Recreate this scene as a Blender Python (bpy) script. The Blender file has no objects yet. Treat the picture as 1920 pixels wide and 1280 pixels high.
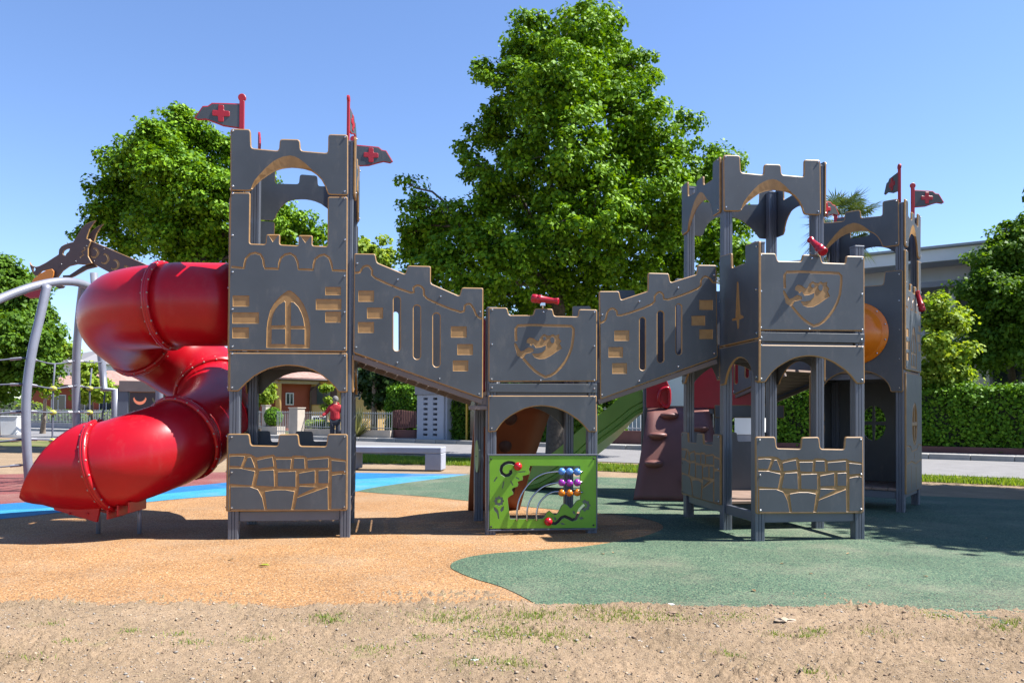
import bpy, bmesh, math, random
import numpy as np
from mathutils import Vector, Matrix
from mathutils.geometry import delaunay_2d_cdt

random.seed(7)
rng = np.random.default_rng(11)
R = math.radians
scene = bpy.context.scene
COL = scene.collection

# ------------------------------------------------------------------ camera
CAMH, FPX = 1.161, 1493.3
PITCH, ROLL, SHIFT = R(1.0), 0.0060, 109.0 / 1920.0
cam_data = bpy.data.cameras.new("camera")
cam_data.sensor_width = 36.0
cam_data.lens = 28.0
cam_data.shift_y = SHIFT
cam_data.clip_start = 0.1
cam_data.clip_end = 1500.0
cam = bpy.data.objects.new("camera", cam_data)
COL.objects.link(cam)
_fwd = Vector((0, math.cos(PITCH), math.sin(PITCH)))
_right = Vector((math.cos(ROLL), -math.sin(ROLL) * math.sin(PITCH), math.sin(ROLL))).normalized()
_up = _right.cross(_fwd).normalized()
_right = _fwd.cross(_up).normalized()
cam.matrix_world = Matrix(((_right.x, _up.x, -_fwd.x, 0), (_right.y, _up.y, -_fwd.y, 0), (_right.z, _up.z, -_fwd.z, CAMH), (0, 0, 0, 1)))
scene.camera = cam

# ------------------------------------------------------------------ sky and sun
SUN_EL, SUN_AZ = R(55.0), R(-1.5)      # azimuth measured from +x towards +y
world = bpy.data.worlds.new("World")
scene.world = world
world.use_nodes = True
wn = world.node_tree
sky = wn.nodes.new("ShaderNodeTexSky")
sky.sky_type = 'NISHITA'
sky.sun_disc = False
sky.sun_elevation = SUN_EL
sky.sun_rotation = R(90.0) - SUN_AZ
sky.altitude = 0.0
sky.air_density = 1.0
sky.dust_density = 0.05
sky.ozone_density = 3.0
bg = wn.nodes["Background"]
bg.inputs["Strength"].default_value = 0.072
wb_ = wn.nodes.new("ShaderNodeMix"); wb_.data_type = 'RGBA'; wb_.blend_type = 'MULTIPLY'; wb_.inputs[0].default_value = 1.0
wb_.inputs[7].default_value = (0.97, 1.03, 1.20, 1)      # camera white balance of the sky light
wn.links.new(sky.outputs[0], wb_.inputs[6]); wn.links.new(wb_.outputs[2], bg.inputs[0])
sun_data = bpy.data.lights.new("sun", 'SUN')
sun_data.energy = 5.0
sun_data.angle = R(0.53)
sun_data.color = (1.0, 0.97, 0.92)
sun = bpy.data.objects.new("sun", sun_data)
COL.objects.link(sun)
sdir = Vector((math.cos(SUN_EL) * math.cos(SUN_AZ), math.cos(SUN_EL) * math.sin(SUN_AZ), math.sin(SUN_EL)))
sun.rotation_euler = sdir.to_track_quat('Z', 'Y').to_euler()
sun.location = sdir * 40
scene.view_settings.view_transform = 'Standard'
scene.view_settings.look = 'None'
scene.view_settings.exposure = 1.45
scene.view_settings.gamma = 1.0
scene.view_settings.use_curve_mapping = False
scene.cycles.use_denoising = True
scene.cycles.max_bounces = 8
scene.cycles.transparent_max_bounces = 8

# ------------------------------------------------------------------ survey helpers: photo measurements -> metres
def ray(px, py):
    d = _right * ((px - 960) / FPX) + _up * ((640 + SHIFT * 1920 - py) / FPX) + _fwd
    return d
CAMP = Vector((0, 0, CAMH))
def ground(px, py, z=0.0):
    d = ray(px, py); t = (z - CAMH) / d.z
    return CAMP + d * t
def at(px, py, Y):
    d = ray(px, py)
    return CAMP + d * (Y / d.y)
def onplane(px, py, p0, n):
    d = ray(px, py); t = (p0 - CAMP).dot(n) / d.dot(n)
    return CAMP + d * t
def Zm(x0, y0, s, pts):
    return [(x0 + s * x, y0 + s * y) for x, y in pts]

# ------------------------------------------------------------------ object helpers
def link(o, parent=None):
    COL.objects.link(o)
    if parent is not None: o.parent = parent
    return o
def tag(o, label=None, cat=None, group=None, kind=None):
    if label: o["label"] = label
    if cat: o["category"] = cat
    if group: o["group"] = group
    if kind: o["kind"] = kind
    return o
def empty(name, loc, rz=0.0, label=None, cat=None, group=None):
    o = bpy.data.objects.new(name, None)
    o.location = loc; o.rotation_euler = (0, 0, rz); o.empty_display_size = 0.2
    link(o); tag(o, label, cat, group)
    return o
def obj(name, bm, mats, parent=None, smooth=False, kind=None, label=None):
    me = bpy.data.meshes.new(name)
    if smooth:
        for f in bm.faces: f.smooth = True
    bm.to_mesh(me); bm.free()
    if not isinstance(mats, (list, tuple)): mats = [mats]
    for m in mats: me.materials.append(m)
    o = bpy.data.objects.new(name, me)
    link(o, parent)
    tag(o, label=label, kind=kind)
    return o
def raw(name, verts, faces, mats, parent=None, midx=None, smooth=False, kind=None, label=None):
    me = bpy.data.meshes.new(name)
    me.from_pydata([tuple(v) for v in verts], [], faces)
    if not isinstance(mats, (list, tuple)): mats = [mats]
    for m in mats: me.materials.append(m)
    if midx is not None: me.polygons.foreach_set("material_index", midx)
    if smooth: me.polygons.foreach_set("use_smooth", [True] * len(me.polygons))
    me.update()
    o = bpy.data.objects.new(name, me)
    link(o, parent); tag(o, label=label, kind=kind)
    return o
def dup(o, parent=None, **kw):
    c = o.copy(); COL.objects.link(c); c.parent = parent
    for ch in o.children: dup(ch, c)
    return c

def box(bm, c, s, rz=0.0, mi=0, bev=0.0):
    res = bmesh.ops.create_cube(bm, size=1.0)
    vs = res['verts']
    for v in vs: v.co = Vector((v.co.x * s[0], v.co.y * s[1], v.co.z * s[2]))
    if bev > 0:
        es = list({e for v in vs for e in v.link_edges})
        r2 = bmesh.ops.bevel(bm, geom=es, offset=bev, segments=1, affect='EDGES')
        vs = list({v for f in r2['faces'] for v in f.verts} | {v for v in vs if v.is_valid})
    m = Matrix.Translation(Vector(c)) @ Matrix.Rotation(rz, 4, 'Z')
    for v in vs: v.co = m @ v.co
    for f in {f for v in vs for f in v.link_faces}: f.material_index = mi
    return vs
def boxo(name, c, s, mat, parent=None, rz=0.0, bev=0.004, **kw):
    bm = bmesh.new(); box(bm, c, s, rz, 0, bev)
    return obj(name, bm, mat, parent, **kw)
def frames(path):
    path = [Vector(p) for p in path]
    T = []
    for i in range(len(path)):
        a = path[max(i - 1, 0)]; b = path[min(i + 1, len(path) - 1)]
        T.append((b - a).normalized())
    up = Vector((0, 0, 1)) if abs(T[0].z) < 0.95 else Vector((0, 1, 0))
    n = (up - T[0] * up.dot(T[0])).normalized()
    out = []
    for i, t in enumerate(T):
        n = (n - t * n.dot(t)).normalized()
        out.append((path[i], t, n, t.cross(n).normalized()))
    return out
def tube(bm, path, r, n=10, mi=0, cap=True, smooth=True):
    fr = frames(path)
    rs = r if isinstance(r, (list, tuple)) else [r] * len(fr)
    rings = []
    for (p, t, a, b), rr in zip(fr, rs):
        rings.append([bm.verts.new(p + a * (rr * math.cos(2 * math.pi * k / n)) + b * (rr * math.sin(2 * math.pi * k / n))) for k in range(n)])
    for i in range(len(rings) - 1):
        for k in range(n):
            f = bm.faces.new((rings[i][k], rings[i][(k + 1) % n], rings[i + 1][(k + 1) % n], rings[i + 1][k]))
            f.material_index = mi; f.smooth = smooth
    if cap:
        f = bm.faces.new(rings[0][::-1]); f.material_index = mi
        f = bm.faces.new(rings[-1]); f.material_index = mi
    return rings
def tubeo(name, path, r, mat, parent=None, n=10, **kw):
    bm = bmesh.new(); tube(bm, path, r, n)
    return obj(name, bm, mat, parent, **kw)
def lathe(bm, prof, n=16, M=Matrix.Identity(4), mi=0):
    rings = []
    for r, z in prof:
        rings.append([bm.verts.new(M @ Vector((r * math.cos(2 * math.pi * k / n), r * math.sin(2 * math.pi * k / n), z))) for k in range(n)])
    for i in range(len(rings) - 1):
        for k in range(n):
            f = bm.faces.new((rings[i][k], rings[i][(k + 1) % n], rings[i + 1][(k + 1) % n], rings[i + 1][k]))
            f.material_index = mi; f.smooth = True
    f = bm.faces.new(rings[0][::-1]); f.material_index = mi
    f = bm.faces.new(rings[-1]); f.material_index = mi
def ball(bm, c, r, seg=14, mi=0, sc=(1, 1, 1)):
    res = bmesh.ops.create_uvsphere(bm, u_segments=seg, v_segments=max(6, seg * 2 // 3), radius=r)
    for v in res['verts']: v.co = Vector((v.co.x * sc[0], v.co.y * sc[1], v.co.z * sc[2])) + Vector(c)
    for f in {f for v in res['verts'] for f in v.link_faces}: f.smooth = True; f.material_index = mi
def smoothpath(pts, n=6):
    pts = [Vector(p) for p in pts]; out = []
    for i in range(len(pts) - 1):
        p0 = pts[max(i - 1, 0)]; p1 = pts[i]; p2 = pts[i + 1]; p3 = pts[min(i + 2, len(pts) - 1)]
        for k in range(n):
            t = k / n
            out.append(0.5 * ((2 * p1) + (p2 - p0) * t + (2 * p0 - 5 * p1 + 4 * p2 - p3) * t * t + (3 * p1 - p0 - 3 * p2 + p3) * t ** 3))
    out.append(pts[-1]); return out

# ------------------------------------------------------------------ materials
TONE = 0.65                            # measured surface colours -> albedo at this exposure
def mat(name, col, rough=0.5, var=0.0, vscale=6.0, bump=0.0, bscale=120.0, metal=0.0, spec=0.5, col2=None, coords='Object', detail=4.0, coat=0.0, wear=0.0):
    m = bpy.data.materials.new(name); m.use_nodes = True
    nt = m.node_tree; p = nt.nodes["Principled BSDF"]
    if metal < 0.9:
        col = tuple(c * TONE for c in col); col2 = tuple(c * TONE for c in col2) if col2 else None
    p.inputs["Base Color"].default_value = (*col, 1); p.inputs["Roughness"].default_value = rough
    p.inputs["Metallic"].default_value = metal; p.inputs["Specular IOR Level"].default_value = spec
    if coat: p.inputs["Coat Weight"].default_value = coat
    tc = nt.nodes.new("ShaderNodeTexCoord")
    if var or col2:
        ns = nt.nodes.new("ShaderNodeTexNoise"); ns.inputs["Scale"].default_value = vscale; ns.inputs["Detail"].default_value = detail
        nt.links.new(tc.outputs[coords], ns.inputs["Vector"])
        rp = nt.nodes.new("ShaderNodeValToRGB")
        c2 = col2 if col2 else tuple(min(1, c * (1 + var)) for c in col)
        c1 = col if col2 else tuple(c * (1 - var) for c in col)
        rp.color_ramp.elements[0].position = 0.32; rp.color_ramp.elements[1].position = 0.68
        rp.color_ramp.elements[0].color = (*c1, 1); rp.color_ramp.elements[1].color = (*c2, 1)
        nt.links.new(ns.outputs[0], rp.inputs[0]); nt.links.new(rp.outputs[0], p.inputs["Base Color"])
    if wear:                                       # dusty scuffs: stretched fine noise lifting colour and roughness
        mp = nt.nodes.new("ShaderNodeMapping"); mp.inputs["Scale"].default_value = (1, 1, 0.35)
        nt.links.new(tc.outputs[coords], mp.inputs[0])
        nw = nt.nodes.new("ShaderNodeTexNoise"); nw.inputs["Scale"].default_value = 9; nw.inputs["Detail"].default_value = 12; nw.inputs["Roughness"].default_value = 0.72
        nt.links.new(mp.outputs[0], nw.inputs["Vector"])
        rw = nt.nodes.new("ShaderNodeMapRange"); rw.inputs[1].default_value = 0.54; rw.inputs[2].default_value = 0.78; rw.inputs[3].default_value = 0.0; rw.inputs[4].default_value = wear
        nt.links.new(nw.outputs[0], rw.inputs[0])
        mw = nt.nodes.new("ShaderNodeMix"); mw.data_type = 'RGBA'; mw.inputs[7].default_value = (0.30, 0.27, 0.23, 1)
        nt.links.new(rw.outputs[0], mw.inputs[0])
        if p.inputs["Base Color"].links: nt.links.new(p.inputs["Base Color"].links[0].from_socket, mw.inputs[6])
        else: mw.inputs[6].default_value = (*col, 1)
        nt.links.new(mw.outputs[2], p.inputs["Base Color"])
        ra = nt.nodes.new("ShaderNodeMath"); ra.operation = 'ADD'; ra.inputs[1].default_value = rough; nt.links.new(rw.outputs[0], ra.inputs[0]); nt.links.new(ra.outputs[0], p.inputs["Roughness"])
    if bump:
        nb = nt.nodes.new("ShaderNodeTexNoise"); nb.inputs["Scale"].default_value = bscale; nb.inputs["Detail"].default_value = 3
        nt.links.new(tc.outputs[coords], nb.inputs["Vector"])
        b = nt.nodes.new("ShaderNodeBump"); b.inputs["Strength"].default_value = bump; b.inputs["Distance"].default_value = 0.01
        nt.links.new(nb.outputs[0], b.inputs["Height"]); nt.links.new(b.outputs[0], p.inputs["Normal"])
    return m
def leafmat(name, c1, c2, trans=0.35, rough=0.55):
    m = bpy.data.materials.new(name); m.use_nodes = True
    nt = m.node_tree; p = nt.nodes["Principled BSDF"]; out = nt.nodes["Material Output"]
    g = nt.nodes.new("ShaderNodeNewGeometry"); rp = nt.nodes.new("ShaderNodeValToRGB")
    c1 = tuple(0.88 * c for c in c1); c2 = tuple(0.88 * c for c in c2)
    rp.color_ramp.elements[0].color = (*c1, 1); rp.color_ramp.elements[1].color = (*c2, 1)
    nt.links.new(g.outputs["Random Per Island"], rp.inputs[0]); nt.links.new(rp.outputs[0], p.inputs["Base Color"])
    p.inputs["Roughness"].default_value = rough; p.inputs["Specular IOR Level"].default_value = 0.18
    tr = nt.nodes.new("ShaderNodeBsdfTranslucent")
    mul = nt.nodes.new("ShaderNodeMix"); mul.data_type = 'RGBA'; mul.blend_type = 'MULTIPLY'; mul.inputs[0].default_value = 1.0
    nt.links.new(rp.outputs[0], mul.inputs[6]); mul.inputs[7].default_value = (1.5, 1.35, 0.35, 1)
    nt.links.new(mul.outputs[2], tr.inputs[0])
    mx = nt.nodes.new("ShaderNodeMixShader"); mx.inputs[0].default_value = trans
    nt.links.new(p.outputs[0], mx.inputs[1]); nt.links.new(tr.outputs[0], mx.inputs[2]); nt.links.new(mx.outputs[0], out.inputs[0])
    return m
def granule_mat(name, cols, scale=170.0):
    """bonded rubber granules: each voronoi cell takes one of a few colours, with relief"""
    m = bpy.data.materials.new(name); m.use_nodes = True
    nt = m.node_tree; p = nt.nodes["Principled BSDF"]
    tc = nt.nodes.new("ShaderNodeTexCoord"); v = nt.nodes.new("ShaderNodeTexVoronoi"); v.inputs["Scale"].default_value = scale
    nt.links.new(tc.outputs["Object"], v.inputs["Vector"])
    wn_ = nt.nodes.new("ShaderNodeSeparateColor"); nt.links.new(v.outputs["Color"], wn_.inputs[0])
    rp = nt.nodes.new("ShaderNodeValToRGB"); rp.color_ramp.interpolation = 'CONSTANT'
    els = rp.color_ramp.elements
    while len(els) < len(cols): els.new(0.5)
    acc = 0
    for e, (c, w) in zip(els, cols): e.position = acc; e.color = (*(q * TONE for q in c), 1); acc += w
    nt.links.new(wn_.outputs[0], rp.inputs[0])
    n1 = nt.nodes.new("ShaderNodeTexNoise"); n1.inputs["Scale"].default_value = 1.3; n1.inputs["Detail"].default_value = 6
    nt.links.new(tc.outputs["Object"], n1.inputs["Vector"])
    r2 = nt.nodes.new("ShaderNodeMapRange"); r2.inputs[1].default_value = 0.3; r2.inputs[2].default_value = 0.7; r2.inputs[3].default_value = 0.86; r2.inputs[4].default_value = 1.1
    nt.links.new(n1.outputs[0], r2.inputs[0])
    mx = nt.nodes.new("ShaderNodeMix"); mx.data_type = 'RGBA'; mx.blend_type = 'MULTIPLY'; mx.inputs[0].default_value = 1
    nt.links.new(rp.outputs[0], mx.inputs[6]); nt.links.new(r2.outputs[0], mx.inputs[7])
    # trodden dust and faint stains
    n2_ = nt.nodes.new("ShaderNodeTexNoise"); n2_.inputs["Scale"].default_value = 0.9; n2_.inputs["Detail"].default_value = 9; n2_.inputs["Roughness"].default_value = 0.68
    nt.links.new(tc.outputs["Object"], n2_.inputs["Vector"])
    r3 = nt.nodes.new("ShaderNodeMapRange"); r3.inputs[1].default_value = 0.48; r3.inputs[2].default_value = 0.75; r3.inputs[3].default_value = 0.0; r3.inputs[4].default_value = 0.38
    nt.links.new(n2_.outputs[0], r3.inputs[0])
    md = nt.nodes.new("ShaderNodeMix"); md.data_type = 'RGBA'; md.inputs[7].default_value = (0.27, 0.23, 0.17, 1)
    nt.links.new(r3.outputs[0], md.inputs[0]); nt.links.new(mx.outputs[2], md.inputs[6])
    nt.links.new(md.outputs[2], p.inputs["Base Color"])
    p.inputs["Roughness"].default_value = 0.85; p.inputs["Specular IOR Level"].default_value = 0.25
    b = nt.nodes.new("ShaderNodeBump"); b.inputs["Strength"].default_value = 0.6; b.inputs["Distance"].default_value = 0.003; b.invert = True
    nt.links.new(v.outputs["Distance"], b.inputs["Height"]); nt.links.new(b.outputs[0], p.inputs["Normal"])
    return m

GREY = mat("grey_panel", (0.086, 0.098, 0.112), 0.42, var=0.16, vscale=2.2, bump=0.06, bscale=500, detail=10, wear=0.20)
OCHRE = mat("ochre_core", (0.44, 0.245, 0.085), 0.5, var=0.14, vscale=14.0, bump=0.05, bscale=300)
STEEL = mat("bolt_steel", (0.6, 0.6, 0.62), 0.25, metal=1.0)
POST = mat("post_grey", (0.155, 0.170, 0.205), 0.4, var=0.08, vscale=4, metal=0.25)
REDP = mat("red_plastic", (0.52, 0.004, 0.014), 0.30, var=0.12, vscale=2.2, bump=0.02, bscale=40, spec=0.38, detail=9, wear=0.07)
REDF = mat("red_board", (0.50, 0.012, 0.03), 0.42, var=0.08, vscale=9, bump=0.03)
REDIN = mat("red_plastic_scope", (0.50, 0.008, 0.025), 0.28)
BOLTW = mat("plastic_cap", (0.42, 0.26, 0.24), 0.35)
GALV = mat("galvanised_pipe", (0.30, 0.31, 0.37), 0.38, var=0.06, vscale=5, metal=0.2)
DECK = mat("deck_board", (0.30, 0.20, 0.15), 0.65, var=0.15, vscale=6)
BEAM = mat("beam_grey_brown", (0.22, 0.17, 0.15), 0.55, var=0.1, vscale=6)
DRAG = mat("dragon_board", (0.085, 0.048, 0.048), 0.45, var=0.10, vscale=6, bump=0.03)
ORANGE = mat("orange_plastic", (1.0, 0.26, 0.01), 0.25)
GREENP = mat("green_board", (0.20, 0.48, 0.015), 0.4, var=0.05, vscale=7, bump=0.03)
GREENS = mat("green_slide", (0.19, 0.38, 0.07), 0.35, var=0.08, vscale=3)
BROWNW = mat("climbing_brown", (0.22, 0.09, 0.075), 0.5, var=0.12, vscale=3, bump=0.05, bscale=30)
BROWNO = mat("climbing_orange_brown", (0.30, 0.075, 0.025), 0.5, var=0.12, vscale=3, bump=0.05, bscale=30)
BLACKP = mat("black_slot", (0.02, 0.018, 0.018), 0.5)
ROPE = mat("rope_grey", (0.14, 0.15, 0.20), 0.8)
CLAMP = mat("rope_clamp", (0.62, 0.60, 0.62), 0.4)
YELLB = mat("yellow_connector", (0.62, 0.62, 0.10), 0.4)
BARK = mat("bark", (0.10, 0.08, 0.06), 0.9, var=0.3, vscale=12, bump=0.8, bscale=25)
BARKL = mat("bark_pale", (0.28, 0.22, 0.17), 0.9, var=0.25, vscale=12, bump=0.6, bscale=25)

# ------------------------------------------------------------------ milled board maker
def area2(p): return sum(p[i][0] * p[(i + 1) % len(p)][1] - p[(i + 1) % len(p)][0] * p[i][1] for i in range(len(p)))
def ccw(p): return list(p) if area2(p) > 0 else list(p)[::-1]
def clean(p, eps=1e-4):
    out = []
    for q in p:
        if not out or math.hypot(q[0] - out[-1][0], q[1] - out[-1][1]) > eps: out.append((q[0], q[1]))
    if math.hypot(out[0][0] - out[-1][0], out[0][1] - out[-1][1]) <= eps: out.pop()
    return out
def inset(p, d):
    p = ccw(clean(p)); n = len(p); out = []
    for i in range(n):
        a, b, c = Vector(p[i - 1]), Vector(p[i]), Vector(p[(i + 1) % n])
        e1 = (b - a).normalized(); e2 = (c - b).normalized()
        n1 = Vector((-e1.y, e1.x)); n2 = Vector((-e2.y, e2.x)); m = n1 + n2
        if m.length < 1e-6: m = n1.copy()
        k = 1.0 / max(0.45, m.normalized().dot(n1)); q = b + m.normalized() * (d * min(k, 1.9))
        out.append((q.x, q.y))
    return out
def rounded(p, r, seg=3):
    p = clean(p); n = len(p); out = []
    for i in range(n):
        a, b, c = Vector(p[i - 1]), Vector(p[i]), Vector(p[(i + 1) % n])
        u = a - b; v = c - b
        if u.length < 1e-6 or v.length < 1e-6: continue
        ang = u.angle(v)
        if ang > R(150) or r <= 0: out.append((b.x, b.y)); continue
        t = min(r, u.length * 0.45, v.length * 0.45)
        s = b + u.normalized() * t; e = b + v.normalized() * t
        for k in range(seg + 1):
            f = k / seg; q = s.lerp(b, f).lerp(b.lerp(e, f), f); out.append((q.x, q.y))
    return out
def stroke(pts, w, closed=False):
    pts = [Vector(q) for q in clean(pts)] if not closed else [Vector(q) for q in clean(pts)]
    n = len(pts); L = []; Rr = []
    for i in range(n):
        a = pts[i - 1] if (i or closed) else pts[i]; c = pts[(i + 1) % n] if (i < n - 1 or closed) else pts[i]
        d = (c - a).normalized(); nn = Vector((-d.y, d.x)); ww = w[i] if isinstance(w, (list, tuple)) else w
        L.append(tuple(pts[i] + nn * ww / 2)); Rr.append(tuple(pts[i] - nn * ww / 2))
    return (L, Rr) if closed else (L + Rr[::-1],)
def pip(P, poly):
    poly = np.asarray(poly); x, y = P[:, 0], P[:, 1]; ins = np.zeros(len(P), bool)
    x1, y1 = poly[:, 0], poly[:, 1]; x2, y2 = np.roll(x1, -1), np.roll(y1, -1)
    for a, b, c, d in zip(x1, y1, x2, y2):
        cond = (b > y) != (d > y)
        if cond.any():
            with np.errstate(divide='ignore', invalid='ignore'):
                xi = (c - a) * (y - b) / (d - b) + a
            ins ^= cond & (x < xi)
    return ins
def distseg(P, poly):
    poly = np.asarray(poly); A = poly; B = np.roll(poly, -1, axis=0); best = np.full(len(P), 1e9)
    for a, b in zip(A, B):
        ab = b - a; t = np.clip(((P - a) @ ab) / max(1e-12, ab @ ab), 0, 1)
        best = np.minimum(best, np.hypot(*(P - (a + t[:, None] * ab)).T))
    return best

def board(name, frame, outline, holes=(), recess=(), paint=(), bolts=(), parent=None, mats=None, thick=0.020, ring=0.009, drop=0.005, depth=0.006, slope=0.004, raised=(), label=None, bsize=0.010):
    """A milled two-colour board: grey skin with a bevelled ochre rim, engraved (recess) areas showing the core.
    frame = (u, v, angle): where local a=0 sits and which way the face looks; outline in (a, z)."""
    mats = mats or [GREY, OCHRE, STEEL]
    ou, ov, ang = frame; ca, sa = math.cos(ang), math.sin(ang)
    outline = ccw(clean(outline)); holes = [ccw(clean(h)) for h in holes]
    loops = []                                   # (pts, z)
    loops.append((outline, -drop))
    rin = inset(outline, ring) if ring > 0 else None
    if rin: loops.append((rin, 0.0))
    houts = []
    for h in holes:
        loops.append((h, -drop)); ho = inset(h, -ring * 0.8) if ring > 0 else None
        if ho: loops.append((ho, 0.0)); houts.append(ho)
    rec = [ccw(clean(r)) for r in recess]
    for i, r_ in enumerate(rec):
        loops.append((r_, 0.0))
        c = np.array([r_[0]]); nest = sum(1 for j, o in enumerate(rec) if j != i and pip(c, o)[0])
        loops.append((inset(r_, slope if nest % 2 == 0 else -slope), -depth))
    pnt = [ccw(clean(q)) for q in paint]
    for q in pnt: loops.append((q, 0.0))
    V = []; E = []; zs = []
    for pts, z in loops:
        b = len(V); V += [Vector(q) for q in pts]; zs += [z] * len(pts)
        E += [(b + i, b + (i + 1) % len(pts)) for i in range(len(pts))]
    ov_, oe_, of_, vid, _, _ = delaunay_2d_cdt(V, E, [], 0, 1e-5, True)
    P = np.array([(v.x, v.y) for v in ov_])
    Z = np.zeros(len(P))
    dout = distseg(P, outline)
    for i, ids in enumerate(vid):
        if ids: Z[i] = min(zs[k] for k in ids)
        elif dout[i] < 5e-4: Z[i] = -drop
        else:
            s = np.array([P[i]])
            if rec and sum(pip(s, q)[0] for q in rec) % 2: Z[i] = -depth
    for q in pnt:
        ins = pip(P, q) & (distseg(P, q) > 1e-4)
        Z[ins] = -0.013
    F = np.array([f for f in of_ if len(f) == 3])
    C = P[F].mean(axis=1)
    keep = pip(C, outline)
    for h in holes: keep &= ~pip(C, h)
    och = np.zeros(len(F), bool)
    if rin: och |= ~pip(C, rin)
    for ho in houts: och |= pip(C, ho)
    if rec:
        cnt = np.zeros(len(F), int)
        for q in rec: cnt += pip(C, q)
        och |= (cnt % 2) == 1
    for q in pnt: och |= pip(C, q)
    F = F[keep]; och = och[keep]
    def W(a, b, c): return (ou + a * ca + c * sa, ov + a * sa - c * ca, b)
    verts = [W(P[i, 0], P[i, 1], Z[i]) for i in range(len(P))] + [W(P[i, 0], P[i, 1], -thick) for i in range(len(P))]
    n = len(P); faces = []; mi = []; ec = {}
    for f, o in zip(F, och):
        f = [int(k) for k in f]
        a2 = (P[f[1], 0] - P[f[0], 0]) * (P[f[2], 1] - P[f[0], 1]) - (P[f[2], 0] - P[f[0], 0]) * (P[f[1], 1] - P[f[0], 1])
        if a2 < 0: f = f[::-1]
        faces.append(tuple(f)); mi.append(1 if o else 0)
        faces.append(tuple(k + n for k in f[::-1])); mi.append(0)
        for i in range(3):
            a, b = f[i], f[(i + 1) % 3]; ec[(a, b)] = ec.get((a, b), 0) + 1
    for (a, b) in list(ec):
        if (b, a) not in ec:
            faces.append((b, a, a + n, b + n)); mi.append(1)
    for (a, b) in bolts:                          # domed screw caps
        k0 = len(verts)
        for rr, cc in ((bsize, 0.0), (bsize, 0.005), (bsize * 0.55, 0.010)):
            for k in range(6): verts.append(W(a + rr * math.cos(k * math.pi / 3), b + rr * math.sin(k * math.pi / 3), cc))
        for L_ in range(2):
            for k in range(6):
                faces.append((k0 + L_ * 6 + k, k0 + L_ * 6 + (k + 1) % 6, k0 + L_ * 6 + 6 + (k + 1) % 6, k0 + L_ * 6 + 6 + k)); mi.append(2)
        faces.append(tuple(k0 + 12 + k for k in range(6))); mi.append(2)
    o = raw(name, verts, faces, mats, parent, mi)
    if label: o["label"] = label
    return o

class Mod:
    """a module root standing on the ground, with helpers to measure the photograph on its faces"""
    def __init__(s, name, loc, rz, label, cat, group=None):
        s.o = empty(name, loc, rz, label, cat, group); s.loc = Vector(loc); s.rz = rz
        s.gu = Vector((math.cos(rz), math.sin(rz), 0)); s.gv = Vector((-math.sin(rz), math.cos(rz), 0))
    def w(s, u, v, z=0): return s.loc + s.gu * u + s.gv * v + Vector((0, 0, z))
    def tr(s, frame, pts):
        """photo points -> (a, z) on the face plane of frame"""
        ou, ov, ang = frame; p0 = s.w(ou, ov)
        ad = s.gu * math.cos(ang) + s.gv * math.sin(ang); n = s.gu * math.sin(ang) - s.gv * math.cos(ang)
        out = []
        for x, y in pts:
            q = onplane(x, y, p0, n); out.append(((q - p0).dot(ad), q.z))
        return out

def post_mesh(h0, h1, w=0.095):
    """grooved aluminium post"""
    hw = w / 2; g = 0.004
    side = [(-hw, -hw), (-0.35 * hw, -hw), (-0.35 * hw + g, -hw + g * 1.5), (-0.35 * hw + 2 * g, -hw), (0.35 * hw - 2 * g, -hw), (0.35 * hw - g, -hw + g * 1.5), (0.35 * hw, -hw)]
    ch = 0.007; prof = []
    for q in range(4):
        c, s_ = math.cos(q * math.pi / 2), math.sin(q * math.pi / 2)
        pts = [(-hw + ch, -hw)] + side[1:] + [(hw - ch, -hw)]
        prof += [(x * c - y * s_, x * s_ + y * c) for x, y in pts]
    n = len(prof)
    verts = [(x, y, h0) for x, y in prof] + [(x, y, h1) for x, y in prof]
    faces = [(i, (i + 1) % n, n + (i + 1) % n, n + i) for i in range(n)] + [tuple(range(n, 2 * n))]
    me = bpy.data.meshes.new("post"); me.from_pydata(verts, [], faces); me.materials.append(POST); me.update()
    return me
_pm = {}
def post(m, u, v, h1, h0=-0.05):
    k = (round(h0, 3), round(h1, 3))
    if k not in _pm: _pm[k] = post_mesh(h0, h1)
    o = bpy.data.objects.new("post", _pm[k]); o.location = (u, v, 0); link(o, m.o)
    # plastic cap on the post head
    if "cap" not in _pm:
        bm = bmesh.new(); box(bm, (0, 0, 0.006), (0.099, 0.099, 0.018), 0, 0, 0.004)
        me = bpy.data.meshes.new("post_cap"); bm.to_mesh(me); bm.free(); me.materials.append(POST); _pm["cap"] = me
    c = bpy.data.objects.new("post_cap", _pm["cap"]); c.location = (0, 0, h1); link(c, o)
    return o

# =================================================================== the play castle
TH = R(9.0)
A0 = ground(436.5, 1011); A0.z = 0
GU = Vector((math.cos(TH), math.sin(TH), 0)); GV = Vector((-math.sin(TH), math.cos(TH), 0))
def grid(u, v): return A0 + GU * u + GV * (v + 0.05)
G_T = "towers of the play castle"
LT = Mod("play_tower", grid(0, 0), TH, "tall dark grey castle tower beside the red tube slide", "play tower", G_T)
MT = Mod("play_tower", grid(2.37, 0), TH, "low grey castle tower with shield emblem above the bright green bead panel", "play tower", G_T)
RT = Mod("play_tower", grid(4.77, 0), TH, "grey castle tower with a projecting shield balcony between the bridge and the hedge side", "play tower", G_T)
FR = (0, -0.07, 0.0); LF = (-0.07, 1.0, R(-90)); RR = (1.0, 1.07, R(180)); RI = (1.07, 0.0, R(90))
H = 3.70

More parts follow.
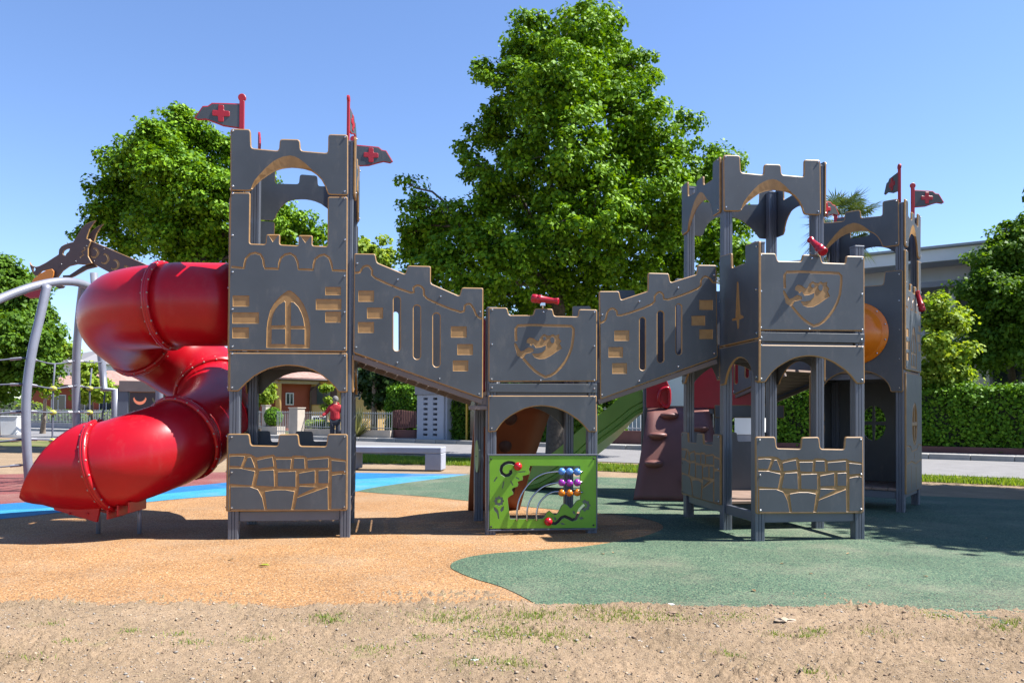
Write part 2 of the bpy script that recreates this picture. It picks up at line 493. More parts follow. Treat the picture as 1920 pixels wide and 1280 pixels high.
z1 = lambda p: Zm(400, 140, 0.3281, p)
z2 = lambda p: Zm(400, 540, 0.375, p)
z5 = lambda p: Zm(640, 460, 0.25, p)
z6 = lambda p: Zm(880, 520, 0.21867, p)
z7 = lambda p: Zm(860, 740, 0.21880, p)
z8 = lambda p: Zm(1100, 480, 0.23431, p)
r1 = lambda p: Zm(1250, 260, 0.23438, p)
r2 = lambda p: Zm(1320, 420, 0.26563, p)

# --- designs measured on the left tower
T1o = LT.tr(FR, z1([(97, 308), (213, 312), (217, 420), (375, 435), (380, 367), (495, 370), (500, 435), (655, 448), (657, 340), (770, 343), (770, 690), (655, 686), (640, 640), (618, 600), (590, 570), (560, 550), (520, 538), (480, 532), (450, 530), (420, 532), (390, 537), (350, 550), (310, 575), (270, 603), (240, 632), (215, 664), (97, 662)]))
T1p = LT.tr(FR, z1([(207, 670), (235, 605), (262, 572), (300, 532), (340, 497), (370, 480), (400, 468), (440, 462), (465, 468), (490, 480), (525, 506), (560, 540), (592, 575), (620, 612), (645, 655), (662, 692), (600, 660), (500, 600), (300, 620)]))
T1b = LT.tr(FR, z1([(112, 322), (112, 638), (753, 358), (750, 668)]))
T1r = rounded(T1o, 0.028)
T23o = LT.tr(FR, z1([(97, 672), (212, 674), (208, 965), (298, 968), (303, 912), (382, 912), (380, 970), (486, 976), (487, 916), (568, 918), (566, 976), (652, 980), (654, 697), (768, 697)]) + z2([(668, 318), (74, 312)]))
T23o = rounded(T23o, 0.018)
T23p = [LT.tr(FR, z1(q)) for q in ([(212, 930), (295, 932), (296, 967), (209, 964)], [(385, 935), (484, 940), (484, 975), (382, 970)], [(569, 942), (650, 946), (650, 978), (568, 976)],
        [(305, 905), (379, 905), (338, 960)], [(489, 908), (566, 910), (522, 966)])]
T23p = []
vn = [LT.tr(FR, z1(q)) for q in ([(316, 918), (372, 918), (340, 958)], [(498, 922), (556, 924), (526, 962)])]
wave = stroke(LT.tr(FR, z1([(104, 1098), (150, 1103), (175, 1105), (180, 1075), (188, 1048), (210, 1025), (240, 1018), (270, 1028), (285, 1055), (290, 1090), (295, 1107), (372, 1110), (376, 1080), (386, 1048), (410, 1028), (440, 1022), (468, 1040), (482, 1072), (487, 1112), (570, 1115), (574, 1085), (582, 1055), (605, 1035), (635, 1028), (662, 1046), (675, 1080), (682, 1118), (758, 1121)])), 0.019)[0]
bricksL = [LT.tr(FR, z2([(a, b), (c, b), (c, d), (a, d)])) for a, b, c, d in ((97, 38, 180, 92), (95, 122, 228, 177), (95, 197, 178, 250), (560, -5, 638, 35), (513, 55, 640, 108), (560, 118, 638, 172))]
gothic = LT.tr(FR, z2([(265, 298), (267, 200), (272, 160), (285, 110), (305, 75), (335, 40), (370, 14), (385, 13), (405, 25), (430, 50), (452, 82), (470, 125), (480, 165), (485, 200), (482, 300)]))
gpan = [LT.tr(FR, z2(q)) for q in ([(290, 188), (292, 158), (300, 130), (313, 103), (330, 82), (355, 66), (360, 72), (360, 185)], [(388, 70), (402, 72), (425, 95), (440, 125), (450, 155), (455, 190), (388, 190)], [(292, 203), (360, 203), (360, 280), (290, 280)], [(388, 205), (457, 205), (457, 283), (388, 280)])]
T23b = LT.tr(FR, z1([(112, 680), (110, 918), (110, 1128), (750, 706), (752, 943), (750, 1150)]) + z2([(96, 106), (96, 292), (656, 120), (656, 300)]))
T4o = LT.tr(FR, z2([(80, 322), (670, 324), (670, 520), (625, 520), (605, 492), (575, 463), (545, 438), (500, 412), (460, 398), (420, 390), (380, 387), (350, 388), (310, 395), (275, 404), (240, 420), (200, 444), (165, 474), (140, 500), (125, 515), (80, 515)]))
T4o = rounded(T4o, 0.012); T4b = LT.tr(FR, z2([(95, 328), (94, 497), (657, 338), (657, 501)]))
T5o = rounded(LT.tr(FR, z2([(70, 727), (180, 727), (188, 785), (322, 788), (328, 730), (425, 728), (432, 788), (565, 790), (572, 728), (672, 728), (670, 1112), (68, 1116)])), 0.022)
T5rec = LT.tr(FR, z2([(80, 828), (160, 826), (188, 830), (215, 846), (300, 831), (313, 843), (390, 843), (400, 836), (455, 838), (470, 848), (575, 838), (592, 847), (664, 858), (662, 1105), (78, 1109)]))
T5b = LT.tr(FR, z2([(92, 744), (92, 920), (92, 1098), (657, 742), (657, 917), (655, 1092)]))
STONES = [LT.tr(FR, z2(q)) for q in (
    [(82, 841), (120, 838), (157, 841), (138, 890), (82, 888)], [(172, 846), (188, 845), (208, 898), (152, 895)],
    [(218, 860), (262, 850), (295, 845), (302, 892), (224, 902)], [(312, 856), (390, 855), (385, 905), (318, 902)],
    [(404, 850), (455, 850), (458, 903), (399, 902)], [(470, 858), (575, 850), (575, 898), (472, 900)],
    [(590, 860), (662, 867), (662, 912), (592, 918)], [(82, 900), (140, 901), (208, 915), (192, 986), (82, 978)],
    [(230, 912), (302, 908), (305, 992), (213, 986)], [(322, 918), (412, 915), (412, 993), (322, 990)],
    [(428, 925), (508, 911), (508, 975), (429, 978)], [(525, 912), (577, 910), (575, 975), (525, 975)],
    [(592, 936), (630, 929), (662, 930), (660, 1102), (590, 1102)], [(86, 992), (180, 992), (222, 1006), (244, 1048), (256, 1105), (86, 1105)],
    [(257, 1016), (310, 1008), (360, 1008), (405, 1016), (390, 1105), (268, 1105)], [(430, 990), (520, 993), (421, 1038)],
    [(406, 1105), (419, 1047), (572, 993), (574, 1105)])]
def shift(p, da=0.0, dz=0.0, f=None):
    return [((f(a) if f else a) + da, z + dz) for a, z in p]

def top_arch(m, fr, dz=0.0, crescent=True):
    return board("arch_panel", fr, shift(T1r, 0, dz), paint=[shift(T1p, 0, dz)] if crescent else (), bolts=shift(T1b, 0, dz), parent=m.o)
_stone_me = {}
def stone_panel(m, fr, dz=0.0, stones=True):
    p = board("stone_wall_panel", fr, shift(T5o, 0, dz), recess=[shift(T5rec, 0, dz)] if stones else (), bolts=shift(T5b, 0, dz), parent=m.o)
    if stones:
        for i, s in enumerate(STONES):
            if i not in _stone_me:
                o = board("stone", (0, 0, 0), rounded(inset(s, -0.0035), 0.010), ring=0.004, drop=0.004, thick=0.0062, parent=None)
                _stone_me[i] = o.data
            else:
                o = bpy.data.objects.new("stone", _stone_me[i]); COL.objects.link(o)
            o.parent = p; o.location = (fr[0] , fr[1], dz); o.rotation_euler = (0, 0, fr[2])
    return p
def low_arch(m, fr, dz=0.0):
    return board("low_arch_panel", fr, shift(T4o, 0, dz), bolts=shift(T4b, 0, dz), parent=m.o)
def deck(m, z, u0=0, u1=1, v0=0, v1=1):
    """planked deck with its bearers"""
    w = (v1 - v0 + 0.09) / 6
    for i in range(6):
        boxo("plank", ((u0 + u1) / 2, v0 - 0.045 + w * (i + 0.5), z), (u1 - u0 + 0.09, w - 0.006, 0.03), DECK, m.o, bev=0.003)
def ring_beams(m, z, u0=0, u1=1, v0=0, v1=1, h=0.075):
    bm = bmesh.new()
    for v in (v0, v1): box(bm, ((u0 + u1) / 2, v, z), (u1 - u0 - 0.098, 0.05, h), 0, 0, 0.004)
    for u in (u0, u1): box(bm, (u, (v0 + v1) / 2, z), (0.05, v1 - v0 - 0.098, h), 0, 0, 0.004)
    return obj("frame_beam", bm, POST, m.o)
def flag(m, u, v, z0, ang, s=1):
    F = [(0.0, .305), (0.14, .30), (0.25, .295), (0.285, .265), (0.33, .26), (0.40, .145), (0.37, .125), (0.30, .135), (0.235, .115), (0.15, .085), (0.0, .07)]
    F = [(a * s * 1.02 + 0.012 * s, z + z0) for a, z in F]
    f = board("flag", (u, v, ang), F, parent=m.o, mats=[GREY, REDF, STEEL], ring=0.010, thick=0.014, drop=0.003)
    poly = [(-0.022, z0 - 0.12), (0.022, z0 - 0.12), (0.022, z0 + 0.33)]
    poly += [(0.036 * math.sin(t), z0 + 0.362 - 0.036 * math.cos(t)) for t in np.linspace(0.6, 2 * math.pi - 0.6, 14)] + [(-0.022, z0 + 0.33)]
    ca, sa = math.cos(ang), math.sin(ang); nx, ny = sa * 0.004, -ca * 0.004
    board("flag_pole", (u + nx, v + ny, ang), poly, parent=f, mats=[REDF, REDF, STEEL], ring=0.004, thick=0.022, drop=0.003)
    c, w, z = 0.185 * s, 0.026, z0 + 0.20; L_ = 0.078
    cr = [(-w, -L_), (w, -L_), (w, -w), (L_, -w), (L_, w), (w, w), (w, L_), (-w, L_), (-w, w), (-L_, w), (-L_, -w), (-w, -w)]
    cr = rounded([(c + a, z + b) for a, b in cr], 0.012, 2)
    board("cross", (u + nx * 1.6, v + ny * 1.6, ang), cr, parent=f, mats=[REDF, REDF, STEEL], ring=0.004, thick=0.027, drop=0.003)
    return f

# ---- left tower
for (u, v) in ((0, 0), (1, 0), (0, 1), (1, 1)): post(LT, u, v, H)
top_arch(LT, FR); top_arch(LT, LF); top_arch(LT, RR); top_arch(LT, RI)
board("window_panel", FR, T23o, recess=[wave, gothic] + gpan + bricksL + vn, bolts=T23b, parent=LT.o)
board("window_panel", RR, T23o, recess=[wave, gothic] + gpan + bricksL, bolts=T23b, parent=LT.o)
zt = T23o[0][1]
sp = [(-0.04, 1.70), (1.04, 1.70), (1.04, 3.13), (0.80, 3.13), (0.80, 2.75), (0.20, 2.75), (0.20, 3.13), (-0.04, 3.13)]
board("side_panel", LF, rounded(sp, 0.02), bolts=[(0, 1.75), (1, 1.75), (0, 2.3), (1, 2.3), (0, 3.08), (1, 3.08)], parent=LT.o,
      holes=[[(0.5 + 0.37 * math.cos(t), 2.21 + 0.37 * math.sin(t)) for t in np.linspace(0, 2 * math.pi, 33)[:-1]]])
low_arch(LT, FR); low_arch(LT, LF); low_arch(LT, RR); low_arch(LT, RI)
stone_panel(LT, FR); stone_panel(LT, RR); stone_panel(LT, LF, stones=False)
deck(LT, 1.70); ring_beams(LT, 1.645); ring_beams(LT, 0.205, h=0.09); deck(LT, 0.27)
boxo("edge_strip", (1.0, -0.02, 2.45), (0.02, 0.02, 1.4), OCHRE, LT.o)
flag(LT, 0.02, 0.03, H + 0.02, 0, -1); flag(LT, 1.0, 0.0, H + 0.06, R(82), 1)
flag(LT, 0.02, 1.0, H + 0.0, R(-80), 1); flag(LT, 1.0, 1.0, H + 0.02, 0, 1)

# ---- bridges
BL = Mod("play_bridge", grid(1.0, 0), TH, "sloping grey castle bridge going down from the tall tower to the low shield tower", "bridge", "sloping bridges of the play castle")
BR = Mod("play_bridge", grid(3.37, 0), TH, "sloping grey castle bridge rising from the low shield tower to the balcony tower", "bridge", "sloping bridges of the play castle")
def bridge(m, zf, out, groove, bricks, slots, bolts, v2=1.0, back=()):
    O = rounded(m.tr(FR, zf(out)), 0.018); g = stroke(smoothpath(m.tr(FR, zf(groove)), 3), 0.018)[0]
    B = [m.tr(FR, zf([(a, b), (c, b), (c, d), (a, d)])) for a, b, c, d in bricks]
    S = []
    for a, b, c, d in slots:
        r_ = (c - a) / 2; cx = (a + c) / 2
        q = [(cx + r_ * math.cos(t), b + r_ - r_ * math.sin(t)) for t in np.linspace(0, math.pi, 9)] + [(cx - r_ * math.cos(t), d - r_ + r_ * math.sin(t)) for t in np.linspace(0, math.pi, 9)]
        S.append(m.tr(FR, zf(q)))
    bo = m.tr(FR, zf(bolts))
    board("parapet_panel", FR, O, holes=S, recess=[g] + B, bolts=bo, parent=m.o)
    # matching parapet on the other side of the walkway
    L_ = max(a for a, _ in O) + min(a for a, _ in O)
    mir = lambda p: [(L_ - a, z) for a, z in p]
    fr2 = (L_, v2 + 0.07, R(180))
    board("parapet_panel", fr2, mir(O), holes=[mir(S[k]) for k in back], recess=[mir(g)] + [mir(b) for b in B], bolts=mir(bo), parent=m.o)
    return O
OL = bridge(BL, z5, [(97, 60), (255, 62), (268, 128), (478, 215), (500, 150), (672, 155), (672, 285), (885, 378), (905, 315), (1065, 318), (1062, 1150), (90, 805)],
       [(103, 205), (140, 200), (165, 162), (205, 155), (232, 190), (255, 245), (520, 355), (542, 315), (580, 300), (618, 330), (645, 400), (895, 500), (927, 450), (965, 440), (995, 480), (1017, 530), (1056, 550)],
       [(128, 340, 245, 422), (193, 467, 313, 548), (125, 575, 245, 655), (822, 607, 940, 690), (870, 740, 987, 820), (837, 862, 952, 942)],
       [(392, 385, 442, 790), (542, 448, 593, 852), (688, 508, 740, 910)],
       [(120, 135), (424, 256), (745, 382), (1042, 497), (112, 762), (420, 877), (737, 998), (1033, 1112)], back=(0,))
OR = bridge(BR, z8, [(100, 280), (260, 280), (275, 350), (490, 278), (492, 133), (658, 138), (672, 210), (880, 145), (890, 70), (1038, 72), (1050, 810), (110, 1145)],
       [(108, 535), (150, 510), (168, 445), (205, 418), (240, 440), (270, 475), (520, 385), (545, 320), (580, 288), (612, 308), (645, 348), (890, 258), (915, 195), (945, 163), (985, 180), (1010, 212), (1042, 208)],
       [(222, 595, 340, 677), (175, 728, 290, 810), (205, 856, 322, 940), (900, 352, 1010, 432), (838, 478, 948, 557), (900, 587, 1010, 665)],
       [(425, 492, 470, 912), (567, 440, 617, 852), (715, 385, 760, 788)],
       [(125, 468), (422, 362), (733, 253), (1020, 152), (122, 1108), (420, 997), (733, 882), (1022, 775)])
def walkway(m, O, n=11):
    zb = sorted(O, key=lambda q: q[0]); L0, L1 = zb[0][0], zb[-1][0]
    za = min(z for a, z in O if a < L0 + 0.05); zc = min(z for a, z in O if a > L1 - 0.05)
    if abs(za - zc) < 1e-3: return
    sl = math.atan2(zc - za, L1 - L0)
    for i in range(n):
        f = (i + 0.5) / n; a = L0 + (L1 - L0) * f; z = za + (zc - za) * f
        bm = bmesh.new(); box(bm, (0, 0, 0), ((L1 - L0) / n - 0.008, 1.04, 0.03), 0, 0, 0.003)
        bmesh.ops.rotate(bm, verts=bm.verts, cent=(0, 0, 0), matrix=Matrix.Rotation(-sl, 3, 'Y'))
        o = obj("plank", bm, DECK, m.o); o.location = (a, 0.5, z + 0.03)
    for v in (-0.03, 1.03):
        bm = bmesh.new(); box(bm, (0, 0, 0), ((L1 - L0) / math.cos(sl), 0.045, 0.05), 0, 0, 0.004)
        bmesh.ops.rotate(bm, verts=bm.verts, cent=(0, 0, 0), matrix=Matrix.Rotation(-sl, 3, 'Y'))
        o = obj("bearer", bm, BEAM, m.o); o.location = ((L0 + L1) / 2, v, (za + zc) / 2 - 0.032)
walkway(BL, OL); walkway(BR, OR)
boxo("gap_filler", (1.30, 0.985, 2.15), (0.13, 0.05, 1.1), POST, BR.o)  # filler plank added to block the bright sky gap behind the last slot
boxo("support_bracket", (1.245, 0.02, 1.215), (0.17, 0.14, 0.04), BEAM, BL.o)

# ---- middle tower
for (u, v) in ((0, 0), (1, 0), (0, 1), (1, 1)): post(MT, u, v, 2.17)
M1o = MT.tr(FR, z6([(165, 258), (325, 258), (342, 322), (548, 322), (562, 265), (715, 268), (728, 330), (932, 335), (940, 272), (1097, 275), (1095, 890), (165, 893)]))
M1o = rounded(M1o, 0.02)
shp = MT.tr(FR, z6([(402, 545), (398, 490), (400, 435), (418, 413), (520, 409), (650, 411), (780, 414), (872, 418), (893, 440), (892, 500), (880, 590), (858, 655), (825, 715), (785, 768), (740, 812), (695, 840), (650, 852), (605, 830), (560, 800), (505, 745), (460, 692)]))
shield = stroke(shp, 0.024)[0]
hand = MT.tr(FR, z6([(386, 560), (400, 566), (425, 612), (442, 634), (470, 625), (490, 608), (515, 600), (548, 612), (552, 634), (520, 645), (490, 652), (470, 680), (455, 692), (430, 682), (408, 668), (402, 630), (388, 590)]))
dragon = MT.tr(FR, z6([(490, 560), (492, 535), (515, 515), (550, 522), (580, 545), (600, 540), (612, 508), (640, 485), (668, 498), (690, 500), (715, 485), (735, 498), (772, 488), (766, 520), (788, 545), (775, 570), (795, 608), (760, 628), (700, 670), (650, 695), (600, 700), (560, 685), (535, 650), (575, 655), (620, 645), (655, 615), (658, 580), (615, 598), (570, 603), (548, 570), (530, 586), (515, 570)]))
eye1 = MT.tr(FR, z6([(645 + 15 * math.cos(t), 523 + 17 * math.sin(t)) for t in np.linspace(0, 6.283, 11)[:-1]]))
eye2 = MT.tr(FR, z6([(713 + 20 * math.cos(t), 537 + 28 * math.sin(t)) for t in np.linspace(0, 6.283, 11)[:-1]]))
M1b = MT.tr(FR, z6([(197, 277), (1073, 298), (195, 573), (1072, 588), (192, 870), (1072, 880), (612, 880), (637, 296)]))
M1z0 = min(z for _, z in M1o)
def emblem_panel(m, fr, da=0.0, dz=0.0, emblem=True):
    s = lambda p: shift(p, da, dz)
    p = board("emblem_panel", fr, s(M1o), bolts=s(M1b), parent=m.o, recess=[s(q) for q in (shield, hand, dragon, eye1, eye2)] if emblem else (), slope=0.003)
    return p
emblem_panel(MT, FR); emblem_panel(MT, RR, 0, 0.03, False)
M2o = MT.tr(FR, z6([(165, 907), (1097, 914), (1095, 990), (165, 984)]))
board("plank_panel", FR, rounded(M2o, 0.01), bolts=MT.tr(FR, z6([(195, 942), (1072, 950)])), parent=MT.o, ring=0.004, mats=[GREY, GREY, STEEL])
M3o = rounded(MT.tr(FR, z7([(255, 5), (1184, 6), (1184, 318), (1118, 318), (1060, 250), (1022, 215), (980, 185), (930, 153), (880, 130), (830, 112), (780, 102), (740, 97), (700, 96), (660, 99), (620, 105), (570, 118), (530, 135), (485, 158), (440, 185), (400, 215), (370, 245), (345, 278), (320, 315), (253, 318)])), 0.012)
M3b = MT.tr(FR, z7([(285, 10), (283, 285), (1160, 18), (1160, 287)]))
board("low_arch_panel", FR, M3o, bolts=M3b, parent=MT.o)
board("low_arch_panel", RR, M3o, bolts=M3b, parent=MT.o)
MDZ = 1.40
deck(MT, MDZ); ring_beams(MT, MDZ - 0.055)
bm = bmesh.new()
box(bm, (-0.075, 0.02, MDZ - 0.12), (0.10, 0.10, 0.09), 0, 0, 0.006); box(bm, (1.08, 0.02, MDZ - 0.02), (0.06, 0.10, 0.18), 0, 0, 0.006)
obj("bracket", bm, BEAM, MT.o)
# red guard seen edge-on between bridge and tower
q = MT.tr((0.0, 0.03, 0), [(903, 598), (914, 735)])
bm = bmesh.new(); box(bm, (q[0][0] + 0.022, 0.03, (q[0][1] + q[1][1]) / 2), (0.035, 0.03, q[0][1] - q[1][1]), 0, 0, 0.012)
obj("red_guard", bm, REDF, MT.o)

# bead panel
BP = Mod("bead_panel", MT.w(0, 0), TH, "bright green activity panel with curved rods and coloured beads under the low tower", "play panel")
GO = BP.tr(FR, z7([(262, 520), (1180, 522), (1180, 1140), (264, 1145)]))
Gh = BP.tr(FR, z7([(613, 608), (1040, 610), (1043, 895), (1015, 905), (990, 935), (970, 965), (955, 970), (935, 945), (905, 930), (882, 948), (862, 990), (845, 1018), (825, 1027), (800, 1008), (778, 990), (755, 1008), (738, 1040), (720, 1060), (440, 1060), (430, 980), (420, 885), (440, 868), (468, 852), (468, 835), (455, 815), (465, 798), (505, 785), (512, 765), (505, 745), (520, 738), (548, 730), (550, 710), (548, 695), (575, 688), (605, 680), (610, 660), (602, 640)]))
spiral = [(480, 590), (455, 580), (425, 578), (395, 588), (370, 610), (362, 645), (372, 672), (400, 690), (430, 685), (448, 665), (445, 645)]
slotS = stroke(BP.tr(FR, z7(spiral)), 0.028)[0]
slotW = stroke(BP.tr(FR, z7([(800, 1098), (830, 1100), (855, 1080), (880, 1050), (910, 1040), (945, 1055), (975, 1070), (1005, 1060), (1020, 1025), (1035, 985), (1060, 955), (1080, 940)])), 0.028)[0]
def dash(a, b, w=0.011): return stroke(BP.tr(FR, z7([a, b])), w)[0]
dashes = [dash((512, 660), (572, 655)), dash((490, 705), (520, 722)), dash((445, 735), (465, 775)), dash((388, 740), (375, 800)), dash((330, 702), (302, 742))]
def flower(cx, cy, r_, px0=z7):
    o_ = [(cx + r_ * (1 + 0.14 * math.cos(8 * t)) * math.cos(t), cy + r_ * (1 + 0.14 * math.cos(8 * t)) * math.sin(t)) for t in np.linspace(0, 6.283, 33)[:-1]]
    i_ = [(cx + r_ * .42 * math.cos(t), cy + r_ * .42 * math.sin(t)) for t in np.linspace(0, 6.283, 13)[:-1]]
    return [BP.tr(FR, px0(o_)), BP.tr(FR, px0(i_))]
fl = flower(345, 908, 40) + [BP.tr(FR, z7(q)) for q in ([(297, 955), (320, 965), (340, 990), (348, 1060), (338, 1062), (328, 1015), (305, 990)], [(388, 950), (385, 985), (365, 1003), (356, 985), (368, 960)])]
fl2 = [BP.tr(FR, z7(q)) for q in ([(975, 992), (995, 995), (1000, 1028), (980, 1015)], [(1032, 1052), (1055, 1042), (1074, 1056), (1052, 1068), (1034, 1062)], [(868, 1098), (890, 1092), (914, 1105), (890, 1114)], [(812, 1040), (832, 1052), (840, 1072), (822, 1074)])]
fl3 = [BP.tr(FR, z7([(1080 + 46 * (1 + 0.14 * math.cos(8 * t)) * math.cos(t), 946 + 46 * (1 + 0.14 * math.cos(8 * t)) * math.sin(t)) for t in np.linspace(-2.2, 2.9, 26)] + [(1080 + 20 * math.cos(t), 946 + 20 * math.sin(t)) for t in np.linspace(2.9, -2.2, 12)]))]
GDARK = mat("engraved_grey_green", (0.16, 0.19, 0.15), 0.5)
board("green_board", FR, GO, holes=[Gh, slotS, slotW], recess=fl + fl2 + fl3 + dashes, parent=BP.o, mats=[GREENP, GDARK, BLACKP], ring=0.0022, drop=0.002, thick=0.019,
      bolts=BP.tr(FR, z7([(279, 550), (1158, 545), (279, 1128), (1155, 1115)])), slope=0.001)
a0, a1 = GO[0][0], GO[1][0]; zt_, zb_ = max(z for _, z in GO), min(z for _, z in GO)
# dark backing behind the two bead tracks, and the grey frame of the panel
bx = BP.tr(FR, z7([(345, 565), (500, 705), (790, 925), (1100, 1120)]))
boxo("track_back", ((bx[0][0] + bx[1][0]) / 2, -0.035, (bx[0][1] + bx[1][1]) / 2), (bx[1][0] - bx[0][0], 0.012, bx[0][1] - bx[1][1]), BLACKP, BP.o)
q = BP.tr(FR, z7([(800, 1020), (1000, 1120)]))
boxo("track_back", ((q[0][0] + q[1][0]) / 2, -0.035, (q[0][1] + q[1][1]) / 2), (q[1][0] - q[0][0], 0.012, q[0][1] - q[1][1]), BLACKP, BP.o)
bm = bmesh.new()
for (c, s) in ((((a0 + a1) / 2, -0.05, zt_ + 0.006), (a1 - a0 + 0.03, 0.05, 0.012)), (((a0 + a1) / 2, -0.05, zb_ - 0.006), (a1 - a0 + 0.03, 0.05, 0.012)), ((a0 - 0.006, -0.05, (zt_ + zb_) / 2), (0.012, 0.05, zt_ - zb_)), ((a1 + 0.006, -0.05, (zt_ + zb_) / 2), (0.012, 0.05, zt_ - zb_))):
    box(bm, c, s, 0, 0, 0.002)
obj("panel_frame", bm, POST, BP.o)
CHROME = mat("rod_steel", (0.42, 0.42, 0.45), 0.25, metal=1.0)
def bead_col(n, c): return mat(n, c, 0.22)
BB, BM, BO, BRD = bead_col("bead_blue", (0.12, 0.32, 0.75)), bead_col("bead_magenta", (0.42, 0.05, 0.45)), bead_col("bead_orange", (0.85, 0.25, 0.01)), bead_col("bead_red", (0.62, 0.01, 0.02))
def on_panel(pts, off=-0.095):
    return [Vector((BP.tr((0, off, 0), z7([p]))[0][0], off, BP.tr((0, off, 0), z7([p]))[0][1])) for p in pts]
rods = ([(498, 1072), (500, 1000), (520, 900), (565, 810), (640, 725), (730, 675), (850, 657), (950, 657), (1060, 659)],
        [(585, 1072), (588, 980), (620, 890), (680, 820), (750, 775), (850, 752), (950, 748), (1058, 747)],
        [(668, 1072), (668, 1010), (690, 930), (740, 870), (800, 835), (860, 828), (950, 834), (1060, 834)])
for rpts, bc, yy in zip(rods, (BB, BM, BO), ((656, 656, 659), (750, 753, 751), (838, 838, 836))):
    p3 = smoothpath(on_panel(rpts), 5)
    p3 = [Vector((p3[0].x, -0.07, p3[0].z - 0.004))] + p3 + [Vector((p3[-1].x + 0.004, -0.07, p3[-1].z))]
    rd = tubeo("bead_rod", p3, 0.0085, CHROME, BP.o, n=8)
    for xx, y_ in zip((884, 950, 1016), yy):
        c = on_panel([(xx, y_)])[0]
        bm = bmesh.new(); ball(bm, (0, 0, 0), 0.0355, 18); o = obj("bead", bm, bc, rd); o.location = c
for c0 in ((508, 612), (768, 1085)):
    c = on_panel([c0], -0.09)[0]; bm = bmesh.new(); ball(bm, (0, 0, 0), 0.040, 20); o = obj("sliding_ball", bm, BRD, BP.o); o.location = c

# green discs on the tower sides
for (m, fr, a, z) in ((MT, LF, 0.62, 0.66), (RT, (0.0, 1.05, R(-90)), 1.2, 0.70)):
    pass
board("green_disc", (-0.075, 1.0, R(-90)), [(0.45 + 0.17 * math.cos(t), 0.72 + 0.17 * math.sin(t)) for t in np.linspace(0, 6.283, 25)[:-1]], parent=MT.o, mats=[GREENP, GDARK, STEEL], ring=0.003, bolts=[(0.45, 0.72)], label="round green play disc on the side of the tower")

# telescopes
def scope(m, base, direction, length=0.27, rad=0.042):
    """red toy telescope on a metal stalk"""
    d = Vector(direction).normalized(); q = d.to_track_quat('Z', 'Y').to_matrix().to_4x4()
    c = Vector(base) + Vector((0, 0, 0.075))
    M = Matrix.Translation(c - d * length * 0.42) @ q
    bm = bmesh.new(); r_ = rad
    lathe(bm, [(r_ * .55, .006), (r_ * .80, 0), (r_, .008), (r_ * 1.02, .05), (r_ * .9, .055), (r_ * .9, .065), (r_ * 1.0, .07), (r_ * .98, .095), (r_ * .86, .10), (r_ * .60, length * .80), (r_ * .56, length * .82), (r_ * .62, length * .86), (r_ * .78, length * .95), (r_ * .80, length * .985), (r_ * .72, length), (r_ * .45, length * .99)], 20, M)
    o = obj("telescope", bm, REDIN, m.o)
    bm = bmesh.new(); tube(bm, [Vector(base) + Vector((0, 0, -0.01)), c - Vector((0, 0, rad * .6))], 0.013, 8); box(bm, Vector(base) + Vector((0, 0, 0.028)), (0.045, 0.045, 0.035), 0, 0, 0.004)
    obj("stalk", bm, STEEL, o)
q = MT.tr((0, -0.06, 0), [(1018, 576)])[0]
scope(MT, (q[0], -0.06, q[1]), (0.95, -0.45, -0.16))

# ---- tube slide
SL = Mod("tube_slide", (LT.w(-1.0, 0.6)), 0.0, "glossy red spiral tube slide curling down beside the tall castle tower", "slide")
SL.o.rotation_euler = (0, 0, 0)
def SLl(p): return Vector(p) - SL.loc
cx, cy = -3.50, 0.0
st = LT.w(-0.05, 0.5, 2.21)
pth = [st, LT.w(-0.35, 0.5, 2.205), LT.w(-0.62, 0.5, 2.20)]
cyc = pth[-1].y + 0.70
seg_marks = []
N = 56
for i in range(1, N + 1):
    ph = 2 * math.pi * i / N
    Rx = 0.68 if ph < math.pi else 0.46
    zz = np.interp(math.degrees(ph), [0, 45, 90, 135, 180, 225, 270, 315, 360], [2.19, 2.16, 2.03, 1.82, 1.56, 1.29, 1.05, 0.84, 0.695])
    x0 = pth[2].x - 0.12 * min(1, ph / 1.0) - 0.22 * max(0.0, min(1.0, (ph - 2.2) / 2.0))
    pth.append(Vector((x0 - Rx * math.sin(ph) - 0.03, cyc - 0.70 * math.cos(ph) - 0.36 * max(0.0, ph / 6.28 - 0.35) / 0.65, float(zz))))
e = pth[-1]
ex = [e + Vector((-0.07, -0.003, -0.018)), e + Vector((-0.13, -0.005, -0.032))]
pth += ex
pth = [SLl(p) for p in pth]
TR_ = 0.405
def tube_section(i0, i1, name="tube_section"):
    bm = bmesh.new(); P_ = pth[i0:i1 + 1]
    fr = FRM[i0:i1 + 1]; n = 40; rings = []
    for (p, t, a, b) in fr: rings.append([bm.verts.new(p + a * (TR_ * math.cos(2 * math.pi * k / n)) + b * (TR_ * math.sin(2 * math.pi * k / n))) for k in range(n)])
    for i in range(len(rings) - 1):
        for k in range(n):
            f = bm.faces.new((rings[i][k], rings[i][(k + 1) % n], rings[i + 1][(k + 1) % n], rings[i + 1][k])); f.smooth = True
    o = obj(name, bm, REDP, SL.o); sd = o.modifiers.new("wall", 'SOLIDIFY'); sd.thickness = 0.012; sd.offset = -1
    return o
